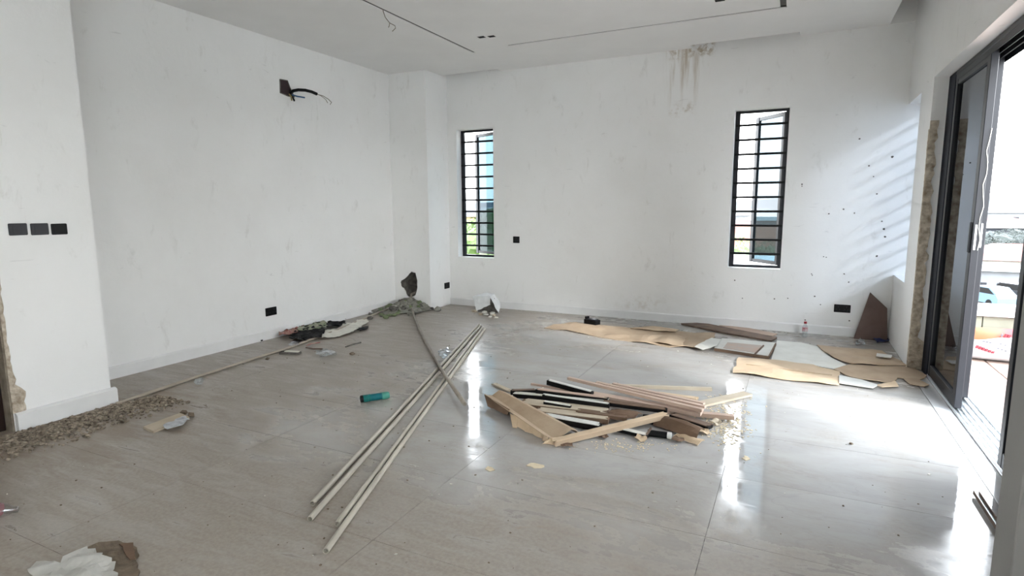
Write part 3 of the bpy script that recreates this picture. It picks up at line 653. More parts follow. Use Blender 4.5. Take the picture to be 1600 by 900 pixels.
# through the slim windows
house(ray_x(1168, 62), 64, 9, 8, -2.6, -.6, M_hw, M_ro, 'house with an orange roof seen through the right slim window')
house(ray_x(1165, 30), 32, 8, 4, -1.55, -1.35, M_hw2, M_coping, 'cream annex with a flat roof below the right slim window', gable=False, nwin=2)
tree(ray_x(1156, 44), 44, -.9, 1.6, M_l2, 'fresh green tree seen through the left half of the right slim window', None, 21)
tree(ray_x(1200, 52), 52, -1.6, 1.5, M_l3, 'pale green tree seen through the open casement of the right slim window', None, 22)
house(ray_x(728, 40)-1.5, 42, 5, 6, .6, 1.2, M_hw2, M_rg, 'cream house at the left edge of the left slim window', nwin=2)
for q, (px, Y, top, rad, mt) in enumerate(((752, 29, .7, 1.9, M_l2), (772, 34, 1.2, 2.2, M_l2), (738, 35, .5, 1.6, M_l3), (779, 23, -.4, 1.6, M_l2))):
    tree(ray_x(px, Y), Y, top, rad, mt, ('second from the left of the green trees outside the left slim window', 'third from the left of the green trees outside the left slim window', 'leftmost green tree outside the left slim window', 'low nearest green tree at the right of the left slim window')[q], 'trees outside the left slim window', 30+q)
hl = MB()
for q in range(60):
    x0 = -420+q*16; h0, h1 = [6+9*noise.noise(Vector((q_*.13, 3, 0))) for q_ in (q, q+1)]
    hl.add([(x0, 700, ZG), (x0+16, 700, ZG), (x0+16, 740, max(-2, h1)), (x0, 740, max(-2, h0))], [(0, 1, 2, 3)]); hl.add([(x0, 740, max(-2, h0)), (x0+16, 740, max(-2, h1)), (x0+16, 800, ZG), (x0, 800, ZG)], [(0, 1, 2, 3)])
struct(hl.build('hills', mat('bluish_hills', (.05, .075, .095), .95, sc=.02)), 'low hills on the horizon', 'hills')  # the blue puts distance haze into the hill colour

# ------------------------------------------------------------------ wall fittings
def plate(name, c, nrm, wd, hg, mt, lab, cat, style, grp=None):
    c, nrm = Vector(c), Vector(nrm); t = Vector((0, 0, 1)).cross(nrm).normalized(); e = empty(name, c); tag(e, lab, cat, grp); up = Vector((0, 0, 1))
    def rect(nm, du, dv, w_, h_, d0, d1, mt_, par, b=.003):
        bm = bmesh.new(); bmesh.ops.create_cube(bm, size=1)
        for v in bm.verts: v.co = Vector((v.co.x*w_, v.co.y*h_, v.co.z*(d1-d0)))
        bmesh.ops.bevel(bm, geom=bm.edges[:], offset=min(b, (d1-d0)*.45), segments=2, affect='EDGES')
        for v in bm.verts: v.co = c+t*(v.co.x+du)+up*(v.co.y+dv)+nrm*(v.co.z+(d0+d1)/2)
        return MB().bm(bm).build(nm, mt_, par)
    p = rect('faceplate', 0, 0, wd, hg, .0005, .010, mt, e)
    if style == 'switch':
        rect('rocker', 0, 0, wd*.62, hg*.72, .009, .013, mt, p)
    else:
        n_ = 2 if wd > hg*1.3 else 1
        for q in range(n_):
            du = (q-(n_-1)/2)*wd/2; s = rect('socket_insert', du, 0, min(wd/n_, hg)*.66, hg*.66, .009, .012, M_black, p)
            for a, b_ in ((0, .2), (-.18, -.12), (.18, -.12)): rect('pin_slot', du+a*hg, b_*hg, .006, .012, .0115, .0125, M_charcoal, s, .0004)
    return e
plate('light_switch', (XP, 1.902, 1.270), (1, 0, 0), .098, .074, M_charcoal, 'charcoal wall switch, leftmost of three on the pier', 'switch', 'switch', 'switches on the pier')
plate('light_switch', (XP, 2.018, 1.267), (1, 0, 0), .098, .074, M_charcoal, 'charcoal wall switch, middle of three on the pier', 'switch', 'switch', 'switches on the pier')
plate('light_switch', (XP, 2.128, 1.263), (1, 0, 0), .092, .072, M_black, 'black wall switch, rightmost of three on the pier', 'switch', 'switch', 'switches on the pier')
plate('wall_socket', (XL, 4.35, .292), (1, 0, 0), .145, .088, M_black, 'black double socket on the left wall above the rag heap', 'socket', 'socket')
plate('wall_socket', (CX, 6.915, .283), (1, 0, 0), .13, .085, M_black, 'black socket on the bright side of the corner column', 'socket', 'socket')
plate('wall_socket', (-3.358, YB, .950), (0, -1, 0), .095, .088, M_black, 'small square black socket right of the left slim window', 'socket', 'socket')
plate('wall_socket', (.496, YB, .298), (0, -1, 0), .155, .085, M_black, 'black double socket low on the back wall near the leaning board', 'socket', 'socket')
# open wiring box with cables on the left wall
c0 = at_x(446, 140, XL); e = empty('wiring_box', c0); tag(e, 'open wall box with a black cable and loose wires hanging out', 'wiring')
bx = MB(); a0, a1, a2, a3 = [at_x(x, y, XL+.001) for x, y in ((437, 124), (450, 127), (462, 148), (438, 146))]; yy0, yy1, zz0, zz1 = a0.y, a0.y+.15, a3.z+.0, a0.z
bx = MB().prism([at_x(x, y, XL+.0005) for x, y in ((437.5, 124), (449, 126), (453, 137), (460, 152), (450, 150), (438, 145))], (.004, 0, 0)); bx.build('box_opening_patch', mat('box_shade_dark', (.035, .020, .022), .8, sc=30), e)  # flat dark patch paints the shaded inside of the open box
rm = MB().tube([at_x(x, y, XL+.004) for x, y in ((437.5, 124), (449, 126), (453, 137), (460, 152), (450, 150), (438, 145), (437.5, 124))], .006, 6); rm.build('box_rim', M_rough, e)
def pcurve(pp): return [at_x(x, y, XL+d) for x, y, d in pp]
MB().tube(pcurve(((453, 147, .0), (458, 142, .06), (466, 140.5, .10), (477, 141, .13), (487, 143.5, .15), (495, 147, .16))), .0165, 10).build('black_cable', M_black, e)
MB().tube(pcurve(((495, 147, .16), (502, 150, .17), (509, 155.5, .18), (512, 161, .18))), .0035, 6).build('bare_wire', M_copper, e)
MB().tube(pcurve(((495, 147, .16), (505, 150, .17), (513, 155, .18), (518, 160, .18), (516, 163, .18))), .0045, 6).build('bare_wire', M_copper, e)
MB().tube(pcurve(((456, 148, .01), (464, 150.5, .05), (476, 152.5, .07))), .008, 8).build('blue_wire', M_blue, e)
MB().tube(pcurve(((452, 147, .01), (455, 151, .04), (456, 157, .05))), .008, 8).build('sheathed_wire', M_yel, e)
MB().tube(pcurve(((455, 149, .01), (458, 153, .05), (460, 158, .06))), .009, 8).build('sheathed_wire', M_black, e)
# wire dangling from the ceiling slot
e = empty('ceiling_wire', (-3.43, 4.45, ZC)); tag(e, 'thin bare wire dangling from the ceiling light slot', 'wire')
g0 = Vector((-3.432, 4.42, ZC+.05)); w0 = Vector((-3.432, 4.42, ZC-.01)); dz = lambda px, py: at_y(px, py, 4.42)
MB().tube([g0, w0, dz(602, 27), dz(609, 36)], .004, 6).build('wire_stem', M_copper, e)
MB().tube([dz(609, 36), dz(617, 40), dz(618, 44), dz(613, 49)], .0035, 6).build('wire_end', M_copper, e)
MB().tube([dz(609, 36), dz(608, 41), dz(607, 43)], .0035, 6).build('wire_end', M_copper, e)

# ------------------------------------------------------------------ pipes on the floor
PR = .0135
def pipe(a, b, lab, mt=M_pvc, r=PR, za=None, zb=None, grp='conduit pipes in the bundle'):
    p, q = at(*a, za or r), at(*b, zb or r)
    return tag(MB().tube([p, p.lerp(q, .33), p.lerp(q, .67), q], r, 12, hollow=r*.78).build('conduit_pipe', mt, smooth=False), lab, 'pipe', grp)
pipe((488, 787), (748, 507), 'off-white pipe, uppermost of the four in the crossing bundle')
pipe((484, 811), (751, 509), 'off-white pipe, second from the top of the four in the bundle')
pipe((527, 819), (754, 512), 'off-white pipe, shorter of the two lower pipes in the bundle')
pipe((509, 861), (757, 514), 'off-white pipe, lowest and longest reaching of the four in the bundle')
pp = [Vector((-4.70, 6.62, .22)), Vector((-4.71, 6.47, .20)), at(642, 478, .06), at(648, 496, .02), at(660, 524, .02), at(675, 552, .025), at(690, 578, .042), at(706, 602, .05), at(726, 631, .055)]
tag(MB().tube(pp, .015, 12, hollow=.0115).build('conduit_pipe', M_pvcd, smooth=True), 'dusty bent pipe running from the column hole across the bundle', 'pipe')
pp = [at(182, 631, .014), at(240, 611, .014), at(300, 591, .014), at(375, 567, .014), at(450, 543.5, .014), at(510, 522, .014), at(550, 506, .014), at(585, 491, .016), at(610, 481, .03)]
tag(MB().tube(pp, .012, 10).build('conduit_pipe', mat('dusty_beige_pipe', (.46, .40, .32), .6, c2=(.36, .31, .25), sc=6), smooth=True), 'long dusty pipe curving along the left wall to the rubble', 'pipe')
pa, pb = at(1525, 772, .012), at(1556, 820, .012)
e = empty('metal_strip', pa); tag(e, 'short metal channel lying by the door threshold', 'metal strip')
dd = (pb-pa).normalized(); sdv = Vector((-dd.y, dd.x, 0)); pb = pb+dd*.12
MB().bar(pa, pb, .022, .004).build('channel_base', M_track, e)
for s in (-1, 1): MB().bar(pa+sdv*.011*s+Vector((0, 0, .008)), pb+sdv*.011*s+Vector((0, 0, .008)), .003, .018).build('channel_flange', M_plank, e)

# ------------------------------------------------------------------ teal torch
a, b = at(563, 623.5, .027), at(608, 617, .027); d = (b-a).normalized(); Ln = (b-a).length
e = empty('torch', Vector((a.x, a.y, 0))); tag(e, 'teal plastic torch lying on the floor left of the pipes', 'torch')
MB().lathe([(0, .021), (.004, .026), (.02, .026), (.022, .024)], a, d, 18).build('end_cap', M_black, e)
MB().lathe([(.018, .0255), (.022, .027), (.05, .027), (.052, .025), (.056, .027), (.06, .025), (.064, .027), (.07, .0265)], a, d, 18).build('grip', M_teal, e)
MB().lathe([(.068, .026), (.075, .0255), (Ln*.72, .0255), (Ln*.74, .027)], a, d, 18).build('barrel', M_tealb, e)
MB().lathe([(Ln*.73, .0265), (Ln*.76, .0275), (Ln*.9, .0275), (Ln*.95, .026), (Ln, .022)], a, d, 18).build('head', M_mint, e)

# ------------------------------------------------------------------ heap of offcuts in the middle of the floor
pile = 'offcuts in the heap on the floor'
def strip(name, a, b, za, zb, wd, th, mt, lab, cat, roll=0, ragged=.0, face=None, grp=pile):
    p, q = at(a[0], a[1], za), at(b[0], b[1], zb)
    if not face:
        return tag(MB().bar(p, q, wd, th, roll=roll, ragged=ragged).build(name, mt), lab, cat, grp)
    e = empty(name, ((p.x+q.x)/2, (p.y+q.y)/2, min(p.z, q.z)-th/2)); tag(e, lab, cat, grp)
    MB().bar(p, q, wd, th, roll=roll).build('core', mt, e)
    z = Vector((0, 0, th/2+.003)); MB().bar(p+z, q+z, wd*.98, .005, roll=roll, ragged=ragged).build('facing', face, e)
    return e
S = strip
S('board_offcut', (856, 597), (926, 616), .088, .072, .032, .034, M_blackedge, 'short white-topped black board at the very top of the heap', 'board', face=M_white, ragged=.02)
S('board_offcut', (803, 617), (952, 629), .035, .05, .045, .030, M_blackedge, 'grey-topped black board sticking out farthest left of the heap', 'board', face=M_offw, ragged=.02)
S('board_offcut', (838, 611), (950, 625), .070, .066, .040, .030, M_blackedge, 'grey-topped black board just under the topmost one', 'board', face=M_mdf, ragged=.03)
S('board_offcut', (848, 621), (952, 636), .058, .052, .026, .044, M_blackedge, 'bright white-topped black board across the middle of the heap', 'board', face=M_white, ragged=.03)
S('board_offcut', (850, 631), (892, 638), .045, .042, .024, .036, M_blackedge, 'shortest black board offcut, left of the heap centre', 'board', face=M_offw, ragged=.015)
S('board_offcut', (815, 629), (950, 644), .030, .034, .115, .020, M_cardd, 'wide beige-faced board lying under the black boards', 'board', face=M_beige, ragged=.04)
S('board_offcut', (838, 643), (952, 656), .018, .022, .085, .030, M_cardd, 'cream-faced board low in the heap beside the folded cardboard', 'board', face=M_beige, ragged=.04)
S('board_offcut', (850, 652), (938, 668), .020, .020, .055, .036, M_blackedge, 'lowest white-faced board at the foot of the heap', 'board', face=M_white, ragged=.04)
S('board_offcut', (798, 613), (838, 612), .045, .055, .03, .03, M_blackedge, 'stubby black board end at the upper left of the heap', 'board', face=M_plank, ragged=.03)
S('mdf_strip', (888, 591), (1098, 641), .100, .085, .032, .020, M_mdf, 'long pinkish strip lying on top across the heap', 'strip')
S('mdf_strip', (932, 598), (1102, 636), .085, .078, .034, .018, M_mdf, 'long pinkish strip second across the heap', 'strip')
S('mdf_strip', (958, 600), (1100, 631), .066, .062, .034, .018, M_mdf, 'third long pinkish strip, behind the other two', 'strip')
S('mdf_strip', (925, 616), (1096, 646), .058, .054, .065, .024, M_mdf, 'wide pinkish strip under the long ones', 'strip')
S('mdf_strip', (1030, 641), (1147, 652), .03, .028, .045, .026, M_mdf, 'pinkish strip poking out at the right of the heap', 'strip')
S('mdf_strip', (830, 600), (908, 613), .06, .06, .02, .014, M_mdf, 'thin pinkish strip poking out behind the left boards', 'strip')
S('batten', (938, 602), (1112, 608), .012, .012, .035, .022, M_beige, 'long beige batten on the floor just behind the heap', 'strip')
S('batten', (985, 610), (1092, 624), .035, .040, .05, .02, M_cardl, 'beige broken batten behind the pinkish strips', 'strip', ragged=.05)
S('batten', (1085, 634), (1168, 615), .012, .012, .085, .016, M_beige, 'beige plank lying flat at the right end of the heap', 'strip')
S('batten', (770, 599), (800, 612), .008, .012, .04, .01, M_beige, 'pale splinter at the far left of the heap', 'strip', ragged=.06)
S('board_offcut', (1050, 649), (1110, 668), .026, .022, .06, .02, M_blackedge, 'dark board tucked under the right end of the strips', 'board', face=M_plank, ragged=.02)
S('board_offcut', (962, 670), (1012, 682), .018, .014, .035, .020, M_blackedge, 'small dark board with white face at the front foot of the heap', 'board', face=M_offw, ragged=.03)
S('board_offcut', (1006, 686), (1018, 668), .006, .05, .012, .010, M_plank, 'dark splinter standing out of the front of the heap', 'board', ragged=.01)
S('board_offcut', (940, 629), (1042, 642), .055, .055, .05, .022, M_blackedge, 'black board filling the gap under the pinkish strips', 'board', face=M_cardd, ragged=.03)
S('board_offcut', (900, 642), (985, 654), .040, .036, .06, .022, M_cardd, 'dark brown board hidden behind the cardboard strip', 'board', ragged=.04)
S('board_offcut', (1000, 652), (1075, 668), .020, .018, .09, .026, M_blackedge, 'black board buried under the dark curled card', 'board', ragged=.04)
# cardboard strip folded along its length
e = empty('cardboard_strip', at(950, 672)); tag(e, 'light brown folded cardboard strip slanting across the front of the heap', 'cardboard', pile)
p, q = at(862, 689, .03), at(1042, 645, .075); dd = (q-p).normalized(); sdv = dd.cross(Vector((0, 0, 1))).normalized()
MB().bar(p, q, .05, .006, ragged=.03).build('top_face', M_cardl, e); MB().bar(p+sdv*.025-Vector((0, 0, .014)), q+sdv*.025-Vector((0, 0, .014)), .006, .028, ragged=.03).build('side_flap', M_card, e)
MB().bar(p-Vector((0, 0, .02)), at(905, 684, .008), .05, .006, ragged=.03).build('torn_end', M_cardl, e)
# big folded cardboard channel on the left of the heap
e = empty('folded_cardboard', at(820, 655)); tag(e, 'large folded brown cardboard channel at the left of the heap', 'cardboard', pile)
def ribbon(prof_a, prof_b, n, mt, name, par, th=.005, torn=0, seed=0):     # lofts two open 3-D profiles
    rd = random.Random(seed); V = []; m_ = len(prof_a)
    for i in range(n+1):
        t = i/n
        for k in range(m_):
            v = prof_a[k].lerp(prof_b[k], t)
            if torn and k in (0,): v = v+Vector((0, 0, -rd.uniform(0, torn)))+Vector((rd.uniform(-1, 1), rd.uniform(-1, 1), 0))*torn*.3
            v.z = max(v.z, .003); V.append(v)
    mb = MB(); mb.v = V; mb.f = [(i*m_+k, i*m_+k+1, (i+1)*m_+k+1, (i+1)*m_+k) for i in range(n) for k in range(m_-1)]
    ob = mb.build(name, mt, par); so = ob.modifiers.new('thickness', 'SOLIDIFY'); so.thickness = th; so.offset = 0; return ob
A = [at(768, 632, .004), at(757, 616, .075), at(762, 618, .060), at(769, 618, .045), at(780, 610, .085), at(788, 612, .075), at(794, 620, .03)]
Bp = [at(850, 688, .004), at(853, 682, .05), at(859, 684, .038), at(868, 688, .016), at(893, 671, .055), at(900, 672, .048), at(908, 680, .008)]
ribbon(A[1:], Bp[1:], 14, M_card, 'channel', e, seed=4)
ribbon([at(762, 634, .012), at(757, 616.5, .074)], [at(793, 648, .02), at(796, 640, .068)], 6, M_cardd, 'upright_side', e, torn=.006, seed=5)
fl = ribbon([at(802, 662, .010), at(803, 646, .062)], [at(856, 690, .006), at(856, 683, .046)], 12, M_cardl, 'torn_flap', e, torn=.035, seed=8)
ribbon([at(797, 646, .058), at(806, 651, .055)], [at(801, 668, .004), at(808, 669, .004)], 4, M_cardl, 'hanging_scrap', e, seed=2)
ribbon([at(848, 693, .004), at(860, 683, .035)], [at(880, 696, .004), at(894, 684, .03)], 6, M_cardl, 'crumpled_end', e, torn=.02, seed=9)
# crumpled brown card pieces at the right front
def curved_card(name, px4, zmid, mt, lab, seed):
    a, b, c_, d = [Vector(p) for p in px4]; V = []; nu, nv = 12, 6
    for i in range(nu+1):
        for k in range(nv+1):
            u, v = i/nu, k/nv; p = (a.lerp(b, u)).lerp(d.lerp(c_, u), v); p = p+Vector((0, 0, math.sin(v*math.pi)*zmid*(.7+.5*math.sin(u*3))+.01*noise.noise(Vector((u*4, v*4, seed))))); p.z = max(p.z, .004); V.append(p)
    mb = MB(); mb.v = V; mb.f = [(i*(nv+1)+k, i*(nv+1)+k+1, (i+1)*(nv+1)+k+1, (i+1)*(nv+1)+k) for i in range(nu) for k in range(nv)]
    ob = mb.build(name, mt); so = ob.modifiers.new('thickness', 'SOLIDIFY'); so.thickness = .005; so.offset = 0; return tag(ob, lab, 'cardboard', pile)
curved_card('curled_cardboard', [at(1020, 664, .01), at(1088, 686, .01), at(1101, 672, .03), at(1036, 651, .04)], .045, M_cardd, 'dark brown curled card at the right front of the heap', 1)
curved_card('curled_cardboard', [at(948, 652, .03), at(992, 655, .03), at(1003, 646, .05), at(958, 640, .05)], .025, M_cardd, 'dark brown card bulging behind the slanting cardboard strip', 2)
curved_card('curled_cardboard', [at(1052, 682, .006), at(1090, 696, .006), at(1101, 688, .02), at(1060, 679, .03)], .012, M_cardl, 'pale card flap at the front right foot of the heap', 3)
for k, (x, y, mt_, nm) in enumerate(((1000, 688, M_cardl, 'left of the black tube'), (1058, 690, M_cardd, 'right of the black tube'), (940, 684, M_cardd, 'below the slanting cardboard strip'), (1098, 676, M_cardl, 'beside the dark curled card'), (884, 697, M_cardd, 'at the corner of the folded channel'), (1118, 663, M_beige, 'in the sawdust right of the heap'))):
    tag(sheet_mb([at(x-9, y), at(x-2, y-5), at(x+8, y-2), at(x+11, y+3), at(x+1, y+4)], .004, .02, crumple(.022, 20, k+3), .006).build('card_scrap', mt_), 'small torn card scrap '+nm, 'cardboard', pile)
p, q = at(1012, 676, .02), at(1048, 681, .02)
e = empty('black_tube', at(1030, 680)); tag(e, 'stubby black tube with a white end in front of the heap', 'tube', pile)
MB().tube([p, q], .02, 12).build('tube_body', M_black, e); MB().tube([q-(q-p).normalized()*.02, q+(q-p).normalized()*.004], .021, 12).build('white_end', M_white, e)
# sawdust and flakes round the heap
mb = MB(); rd = random.Random(3)
def flake(p, s):
    a = rd.uniform(0, 6.28); u = Vector((math.cos(a), math.sin(a), 0))*s; v = Vector((-u.y, u.x, 0))*rd.uniform(.3, .9); z = Vector((0, 0, .0025))
    mb.add([p-u, p-v, p+u, p+v, p-u+z, p-v+z, p+u+z, p+v+z], [(0, 1, 2, 3), (4, 5, 6, 7), (0, 1, 5, 4), (1, 2, 6, 5), (2, 3, 7, 6), (3, 0, 4, 7)])
for k in range(420):
    px, py = rd.gauss(1128, 22), rd.gauss(658, 18)
    if py < 612: continue
    flake(at(px, py), rd.uniform(.004, .013))
for k in range(120): flake(at(rd.gauss(985, 40), rd.gauss(697, 5)), rd.uniform(.003, .009))
o = tag(mb.build('sawdust', M_saw), 'beige sawdust and wood flakes scattered at the right of the heap', 'sawdust'); o['kind'] = 'stuff'

# ------------------------------------------------------------------ cardboard sheets by the back wall
sheets = 'sheets laid along the back wall'
def sheet(name, pp, mt, lab, cat, base=0.0, th=.005, warp=.012, step=.06, torn=.006, seed=1, grp=sheets, lift=None):
    return tag(sheet_mb(px_poly(pp, base), th, step, wavy(warp, 4, seed, .1, lift), torn, base).build(name, mt), lab, cat, grp)
sheet('cardboard_sheet', [(850,513),(872,507),(900,505),(935,510),(990,513),(1040,518),(1118,523),(1108,540),(1096,546),(1045,543),(1008,537),(960,531),(922,524),(885,517)], M_card, 'long flattened brown cardboard left of the white sheet', 'cardboard', 0, .006, .036, .07, .014, 2)
sheet('cardboard_flap', [(985,513),(1020,510),(1062,516),(1056,521),(1020,517)], M_cardl, 'narrow flap standing on the long flattened cardboard', 'cardboard', .012, .005, .03, .05, .01, 3)
sheet('cardboard_flap', [(1012,533),(1040,524),(1072,529),(1066,541),(1050,540)], M_card, 'creased cardboard scrap on the near edge of the long cardboard', 'cardboard', .014, .005, .03, .05, .01, 4)
sheet('plank', [(1064,507),(1098,506),(1214,529),(1206,534),(1130,521)], M_plank, 'brown wooden plank along the foot of the back wall', 'plank', .004, .016, 0, .2, .002, 5)
sheet('plank', [(1122,509),(1170,514),(1214,523),(1206,526),(1150,518)], M_mdf, 'second slimmer plank between the long plank and the back wall', 'plank', .0, .012, 0, .2, .002, 6)
sheet('plastic_sleeve', [(1085,542),(1112,528),(1128,530),(1120,541),(1098,547)], M_offw, 'pale plastic sleeve at the right end of the long cardboard', 'wrapper', .03, .002, .02, .05, .005, 7)
e = empty('framed_panel', at(1160, 546)); tag(e, 'small framed pinkish panel lying between the cardboard and the white sheet', 'panel', sheets)
sheet_mb(px_poly([(1128,531),(1212,538),(1201,559),(1116,546)]), .014, .2, None, 0, .004).build('board', M_offw, e)
sheet_mb(px_poly([(1137,535),(1190,540),(1184,552),(1130,544)], .019), .003, .2, None, 0, .019).build('pink_face', mat('pink_board', (.56, .40, .30), .7, c2=(.50, .44, .38), sc=10), e)
for a_, b_ in (((1116,546),(1201,559)), ((1201,559),(1212,538)), ((1178,556),(1193,541))): MB().bar(at(*a_, .016), at(*b_, .016), .012, .026).build('dark_edge', M_cardd, e)
sheet('white_sheet', [(1214,533),(1252,536),(1277,542),(1300,560),(1322,571),(1305,577),(1262,570),(1205,563)], M_offw, 'off-white sheet lying flat in front of the small bottle', 'sheet', .002, .006, .004, .15, .002, 8)
sheet('cardboard_sheet', [(1154,559),(1212,563),(1270,571),(1312,583),(1311,602),(1292,601),(1222,593),(1180,587),(1145,583)], M_cardl, 'light cardboard sheet nearest the viewer in front of the white sheet', 'cardboard', .008, .006, .028, .07, .010, 9)
MB_ = MB().bar(at(1166, 569, .02), at(1300, 586, .02), .008, .006).build('crease', M_card, bpy.data.objects['cardboard_sheet.001'])
sheet('cardboard_sheet', [(1276,541),(1335,545),(1378,550),(1402,562),(1418,572),(1375,572),(1330,569),(1302,560)], M_card, 'brown board sheet in the corner beside the pier', 'cardboard', .012, .006, .03, .07, .006, 10)
sheet('cardboard_sheet', [(1302,578),(1328,570),(1378,573),(1424,574),(1448,588),(1436,595),(1402,591),(1392,600),(1340,594)], M_card, 'brown sheet reaching to the sliding door threshold', 'cardboard', .006, .006, .028, .07, .010, 11)
sheet('white_offcut', [(1311,588),(1345,595),(1371,603),(1364,607),(1311,599)], M_white, 'white board offcut beside the light cardboard sheet', 'offcut', .014, .012, 0, .2, .001, 12)
sheet('white_offcut', [(1370,553),(1394,556),(1392,560),(1369,557)], M_white, 'thin white offcut on the brown board sheet in the corner', 'offcut', .036, .008, 0, .2, .001, 13)
sheet('cardboard_flap', [(1368,602),(1398,596),(1404,604),(1378,606)], M_cardl, 'torn cardboard scrap beside the white offcut', 'cardboard', .016, .005, .03, .05, .01, 14)
sheet('cardboard_flap', [(1412,592),(1432,592),(1452,602),(1444,605),(1420,600)], M_card, 'small curled cardboard scrap before the sliding door', 'cardboard', .01, .005, .03, .05, .008, 15)
# leaning board in the corner
p0, p1, p2, p3 = Vector((.615, 6.93, 0)), Vector((.735, 6.99, .49)), Vector((.895, 6.975, .335)), Vector((.915, 6.93, 0))
tag(MB().prism([p0, p1, p2, p3], (0, -.014, .002)).build('leaning_board', M_board), 'dark brown board with a slanted top leaning in the right corner', 'board')
tag(sheet_mb(px_poly([(1360,527),(1385,525),(1390,534),(1370,538)]), .003, .03, crumple(.03, 14, 3), .004).build('wrapper', M_bluerag), 'dark blue crumpled wrapper at the foot of the leaning board', 'wrapper')
tag(sheet_mb(px_poly([(1337,537),(1347,533),(1352,542),(1336,544)]), .002, .03, crumple(.045, 12, 4), .004).build('plastic_scrap', M_clear), 'clear plastic scrap before the leaning board', 'wrapper')
# small bottle
b0 = at(1257, 526.5); e = empty('drink_bottle', b0); tag(e, 'small clear bottle with a red cap and label standing by the back wall', 'bottle')
MB().lathe([(0, .022), (.005, .027), (.03, .026), (.045, .023), (.06, .027), (.11, .027), (.13, .018), (.14, .012), (.15, .012)], b0, (0, 0, 1), 16).build('body', M_clear, e, smooth=True)
MB().lathe([(.065, .0278), (.105, .0278)], b0, (0, 0, 1), 16).build('label', mat('red_white_label', (.66, .60, .60), .5, c2=(.36, .03, .05), sc=22), e)
MB().lathe([(.146, .0145), (.166, .0145), (.168, .012)], b0, (0, 0, 1), 14).build('cap', M_redcap, e)
# black box on the cardboard
c_ = at(925, 507.5, .012); e = empty('black_box', c_); tag(e, 'small black box with a grey top behind the long flattened cardboard', 'box')
pz = lambda z: Vector((0, 0, z)); u = (at(936, 508, .012)-at(914, 504, .012)).normalized(); hp = c_+pz(.03)
MB().bar(c_-u*.085+pz(.032), c_+u*.085+pz(.032), .09, .062).build('case', M_black, e)
MB().bar(c_-u*.05+pz(.066), c_+u*.07+pz(.066), .07, .01).build('lid', M_charcoal, e)
MB().bar(c_+u*.005+pz(.073), c_+u*.05+pz(.073), .045, .006).build('shiny_insert', M_foil, e)
MB().bar(c_-u*.088+pz(.075), c_-u*.062+pz(.075), .05, .035).build('latch', M_black, e)

# ------------------------------------------------------------------ torn white sack by the back wall
b0 = at(760, 490); e = empty('torn_sack', b0); tag(e, 'torn white sack tipped over its spilled chips at the back wall', 'sack')
def quadsurf(name, a, b, c_, d, mt, par, amp=.012, n=10, seed=0, th=.002):
    V = []
    for i in range(n+1):
        for k in range(n+1):
            u, v = i/n, k/n; p = a.lerp(b, u).lerp(d.lerp(c_, u), v); nz = noise.noise_vector(p*14+Vector((seed, 0, 0)))*amp; p = p+nz; p.z = max(p.z, .003); V.append(p)
    mb = MB(); mb.v = V; mb.f = [(i*(n+1)+k, i*(n+1)+k+1, (i+1)*(n+1)+k+1, (i+1)*(n+1)+k) for i in range(n) for k in range(n)]
    o = mb.build(name, mt, par); s = o.modifiers.new('thickness', 'SOLIDIFY'); s.thickness = th; return o
Y0 = b0.y
f = lambda x, y, dy: at_y(x, y, Y0+dy)
quadsurf('top_side', f(738, 463, .0), f(760, 457, .16), f(773, 460, .14), f(766, 463, -.04), M_sack, e, .010, 10, 2)
quadsurf('front_side', f(738, 463, .0), f(766, 463, -.04), f(766, 476, -.06), f(744, 486, -.05), M_sack, e, .012, 10, 1)
quadsurf('right_side', f(766, 463, -.04), f(773, 460, .14), f(782, 474, .12), f(779, 489, .0), M_sack, e, .012, 10, 3)
quadsurf('inside', f(746, 468, .06), f(772, 466, .06), f(779, 489, .05), f(746, 487, .05), M_rough, e, .012, 8, 4)  # dark sheet painting the shaded interior of the sack
for k, (x, y, s) in enumerate(((757, 489, .05), (764, 488, .045), (769, 491, .05), (772, 494, .035), (760, 493, .04), (751, 492, .035), (776, 497, .03), (741, 487, .035), (766, 496, .03))):
    tag(MB().rock(at(x, y)+Vector((0, 0, s*.3)), s*.8, k+50, .55).build('plaster_chip', M_beige if k % 2 else M_offw), 'pale plaster chip spilling from the torn white sack', 'chip', 'chips spilled from the torn sack')
# ------------------------------------------------------------------ rubble heap under the column hole
rd = random.Random(11)
hx0, hy0 = -4.72, 6.30
mb = sheet_mb([(-5.0,5.95),(-4.85,5.92),(-4.6,6.05),(-4.42,6.2),(-4.36,6.36),(-4.40,6.49),(-4.98,6.49)], .004, .05, lambda x, y: .13*math.exp(-((x-hx0)**2+(y-6.46)**2)/.07)*(1+.4*noise.noise(Vector((x*20, y*20, 0)))), .01)
o = tag(mb.build('rubble_dust', M_stone), 'grey plaster dust heaped under the column hole', 'rubble'); o['kind'] = 'stuff'
for k in range(85):
    a, r_ = rd.uniform(-2.6, .2), abs(rd.gauss(0, .26)); x, y = hx0+math.cos(a)*r_*1.25-.02, min(6.46, 6.44+math.sin(a)*r_*1.3)
    if x < -4.97 or x > -4.28: continue
    s = rd.uniform(.018, .055); z = .12*math.exp(-((x-hx0)**2+(y-6.46)**2)/.07)+s*.35
    tag(MB().rock((x, y, z), s, k, .75).build('rubble_chunk', M_stoneg if k % 9 == 0 else (M_rough if k % 3 == 1 else M_stonel if k % 4 == 0 else M_stone)), 'broken plaster chunk in the rubble heap below the column hole', 'rubble', 'rubble chunks under the column hole')
for k, (x, y) in enumerate(((596, 493), (602, 495), (609, 494), (616, 494), (622, 491))):
    tag(MB().rock(at(x, y)+Vector((0, 0, .015)), .04, k+300, .5).build('moss_clod', M_stoneg), 'greenish clod at the front edge of the rubble heap', 'rubble', 'greenish clods before the rubble heap')
